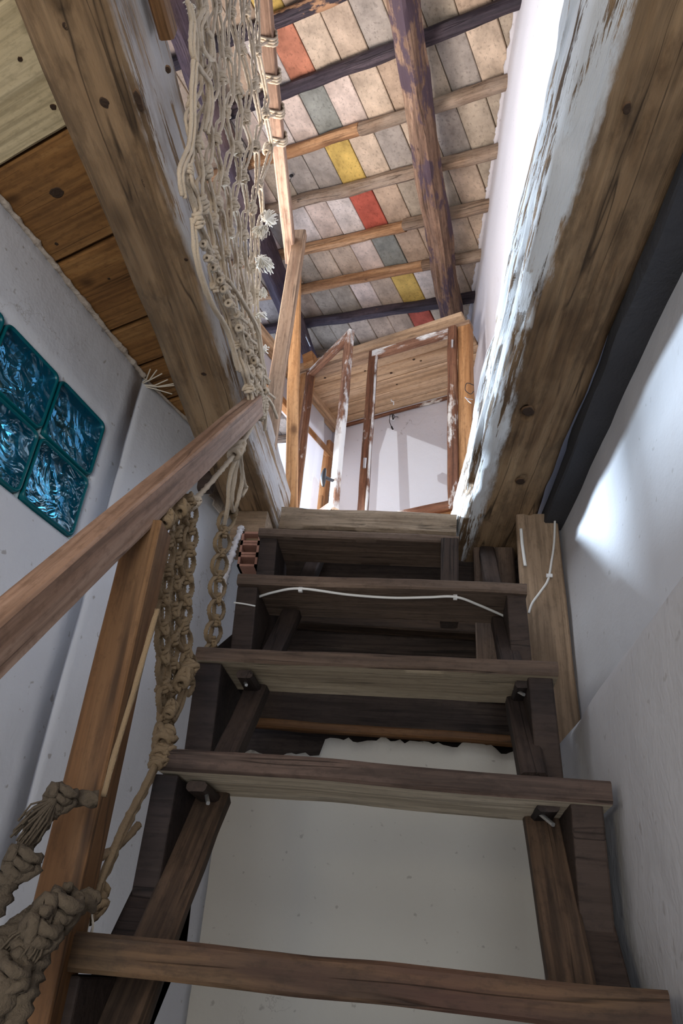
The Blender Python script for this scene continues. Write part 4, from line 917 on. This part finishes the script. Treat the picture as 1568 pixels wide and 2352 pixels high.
# knots grown into the timbers
M['knot_wood'] = simple('knot_wood', (.045, .026, .016), .8, bump=1.0, bs=90)
M['knot_ring'] = simple('knot_ring', (.11, .06, .03), .8, bump=.6, bs=90)
def wood_knot(p, nrm, r, parent, along_=(0, 1, 0), el=1.3):
    nrm = Vector(nrm).normalized(); a = Vector(along_); a = (a-nrm*a.dot(nrm)).normalized(); b = nrm.cross(a); V = []; Fc = []; n = 18
    prof = [(1.0, -.0022), (.86, .0005), (.7, .0009), (.55, .0002), (.4, .0010), (.2, .0003)]
    sd = random.random()*9
    for (q, h) in prof:
        for k in range(n):
            an = 2*math.pi*k/n; rr = r*q*(1+.22*fb(math.cos(an)*1.5, math.sin(an)*1.5, sd)); V.append(p+a*math.cos(an)*rr*el+b*math.sin(an)*rr+nrm*h)
    for i in range(len(prof)-1):
        for k in range(n): Fc.append((i*n+k, i*n+(k+1) % n, (i+1)*n+(k+1) % n, (i+1)*n+k))
    V.append(p+nrm*.0004); Fc += [((len(prof)-1)*n+k, (len(prof)-1)*n+(k+1) % n, len(V)-1) for k in range(n)]
    o = meshobj('wood_knot', V, Fc, M['knot_wood'], None, smooth=True); o.data.materials.append(M['knot_ring'])
    for i, pl_ in enumerate(o.data.polygons):
        if i < n*1: pl_.material_index = 1
    o.parent = parent
    bpy.context.view_layer.update(); o.matrix_parent_inverse = parent.matrix_world.inverted(); return o
for (x, y, r, el) in ((240, 236, .0075, 1.2), (427, 596, .004, 1), (468, 859, .006, 1), (318, 232, .006, 3.2), (385, 160, .004, 1.5), (150, 60, .004, 1.5), (330, 420, .003, 3)):
    wood_knot(at_z(x, y, 1.046), (0, 0, -1), r, bl, el=el)
for (x, y, r, el) in ((1213, 945, .014, 1.25), (1195, 1106, .012, 1.2), (1440, 250, .006, 1.6)):
    wood_knot(at_z(x, y, 1.050), (0, 0, -1), r, br, el=el)
bplanks = [o for o in bpy.data.objects if o.parent == cb and o.name.startswith('plank')]
bplanks.sort(key=lambda o: nBd.dot(o.matrix_world.translation))
for (x, y, r, k) in ((130, 442, .013, 4), (46, 136, .004, 3), (122, 246, .0055, 3), (130, 560, .004, 4), (250, 640, .003, 5)): wood_knot(at_z(x, y, ZC+.0005-(.006 if k == 3 else 0)), (0, 0, -1), r, bplanks[k], along_=dB, el=1.25)
pplanks = [o for o in bpy.data.objects if o.parent == pk and o.name.startswith('plank')]; pplanks.sort(key=lambda o: -fwn.dot(o.matrix_world.translation))
for (x, y, r) in ((950, 826, .005), (966, 829, .004), (898, 857, .005), (911, 883, .004), (838, 852, .004), (746, 868, .005), (757, 810, .004)):
    q_ = at_z(x, y, 2.3035); k = min(range(len(pplanks)), key=lambda i: abs(fwn.dot(pplanks[i].matrix_world.translation)-fwn.dot(q_))); wood_knot(q_, (0, 0, -1), r, pplanks[k], along_=d1, el=1.4)

# torn grey patch of plaster and paper hanging off the left wall under the beam
tp = []
for x, y in ((482, 1112), (530, 1112), (528, 1150), (522, 1178), (505, 1182), (497, 1172), (487, 1160), (490, 1148), (478, 1140), (484, 1126)):
    q = at_plane(x, y, nB, nB.dot(A0)+.012); tp.append(q)
tpo = meshobj('torn_patch', tp, [tuple(range(len(tp)))], M['rough'], None); md = tpo.modifiers.new('t', 'SOLIDIFY'); md.thickness = .004
tag(tpo, 'torn grey brown patch of render peeling under the far end of the left beam', 'render patch')
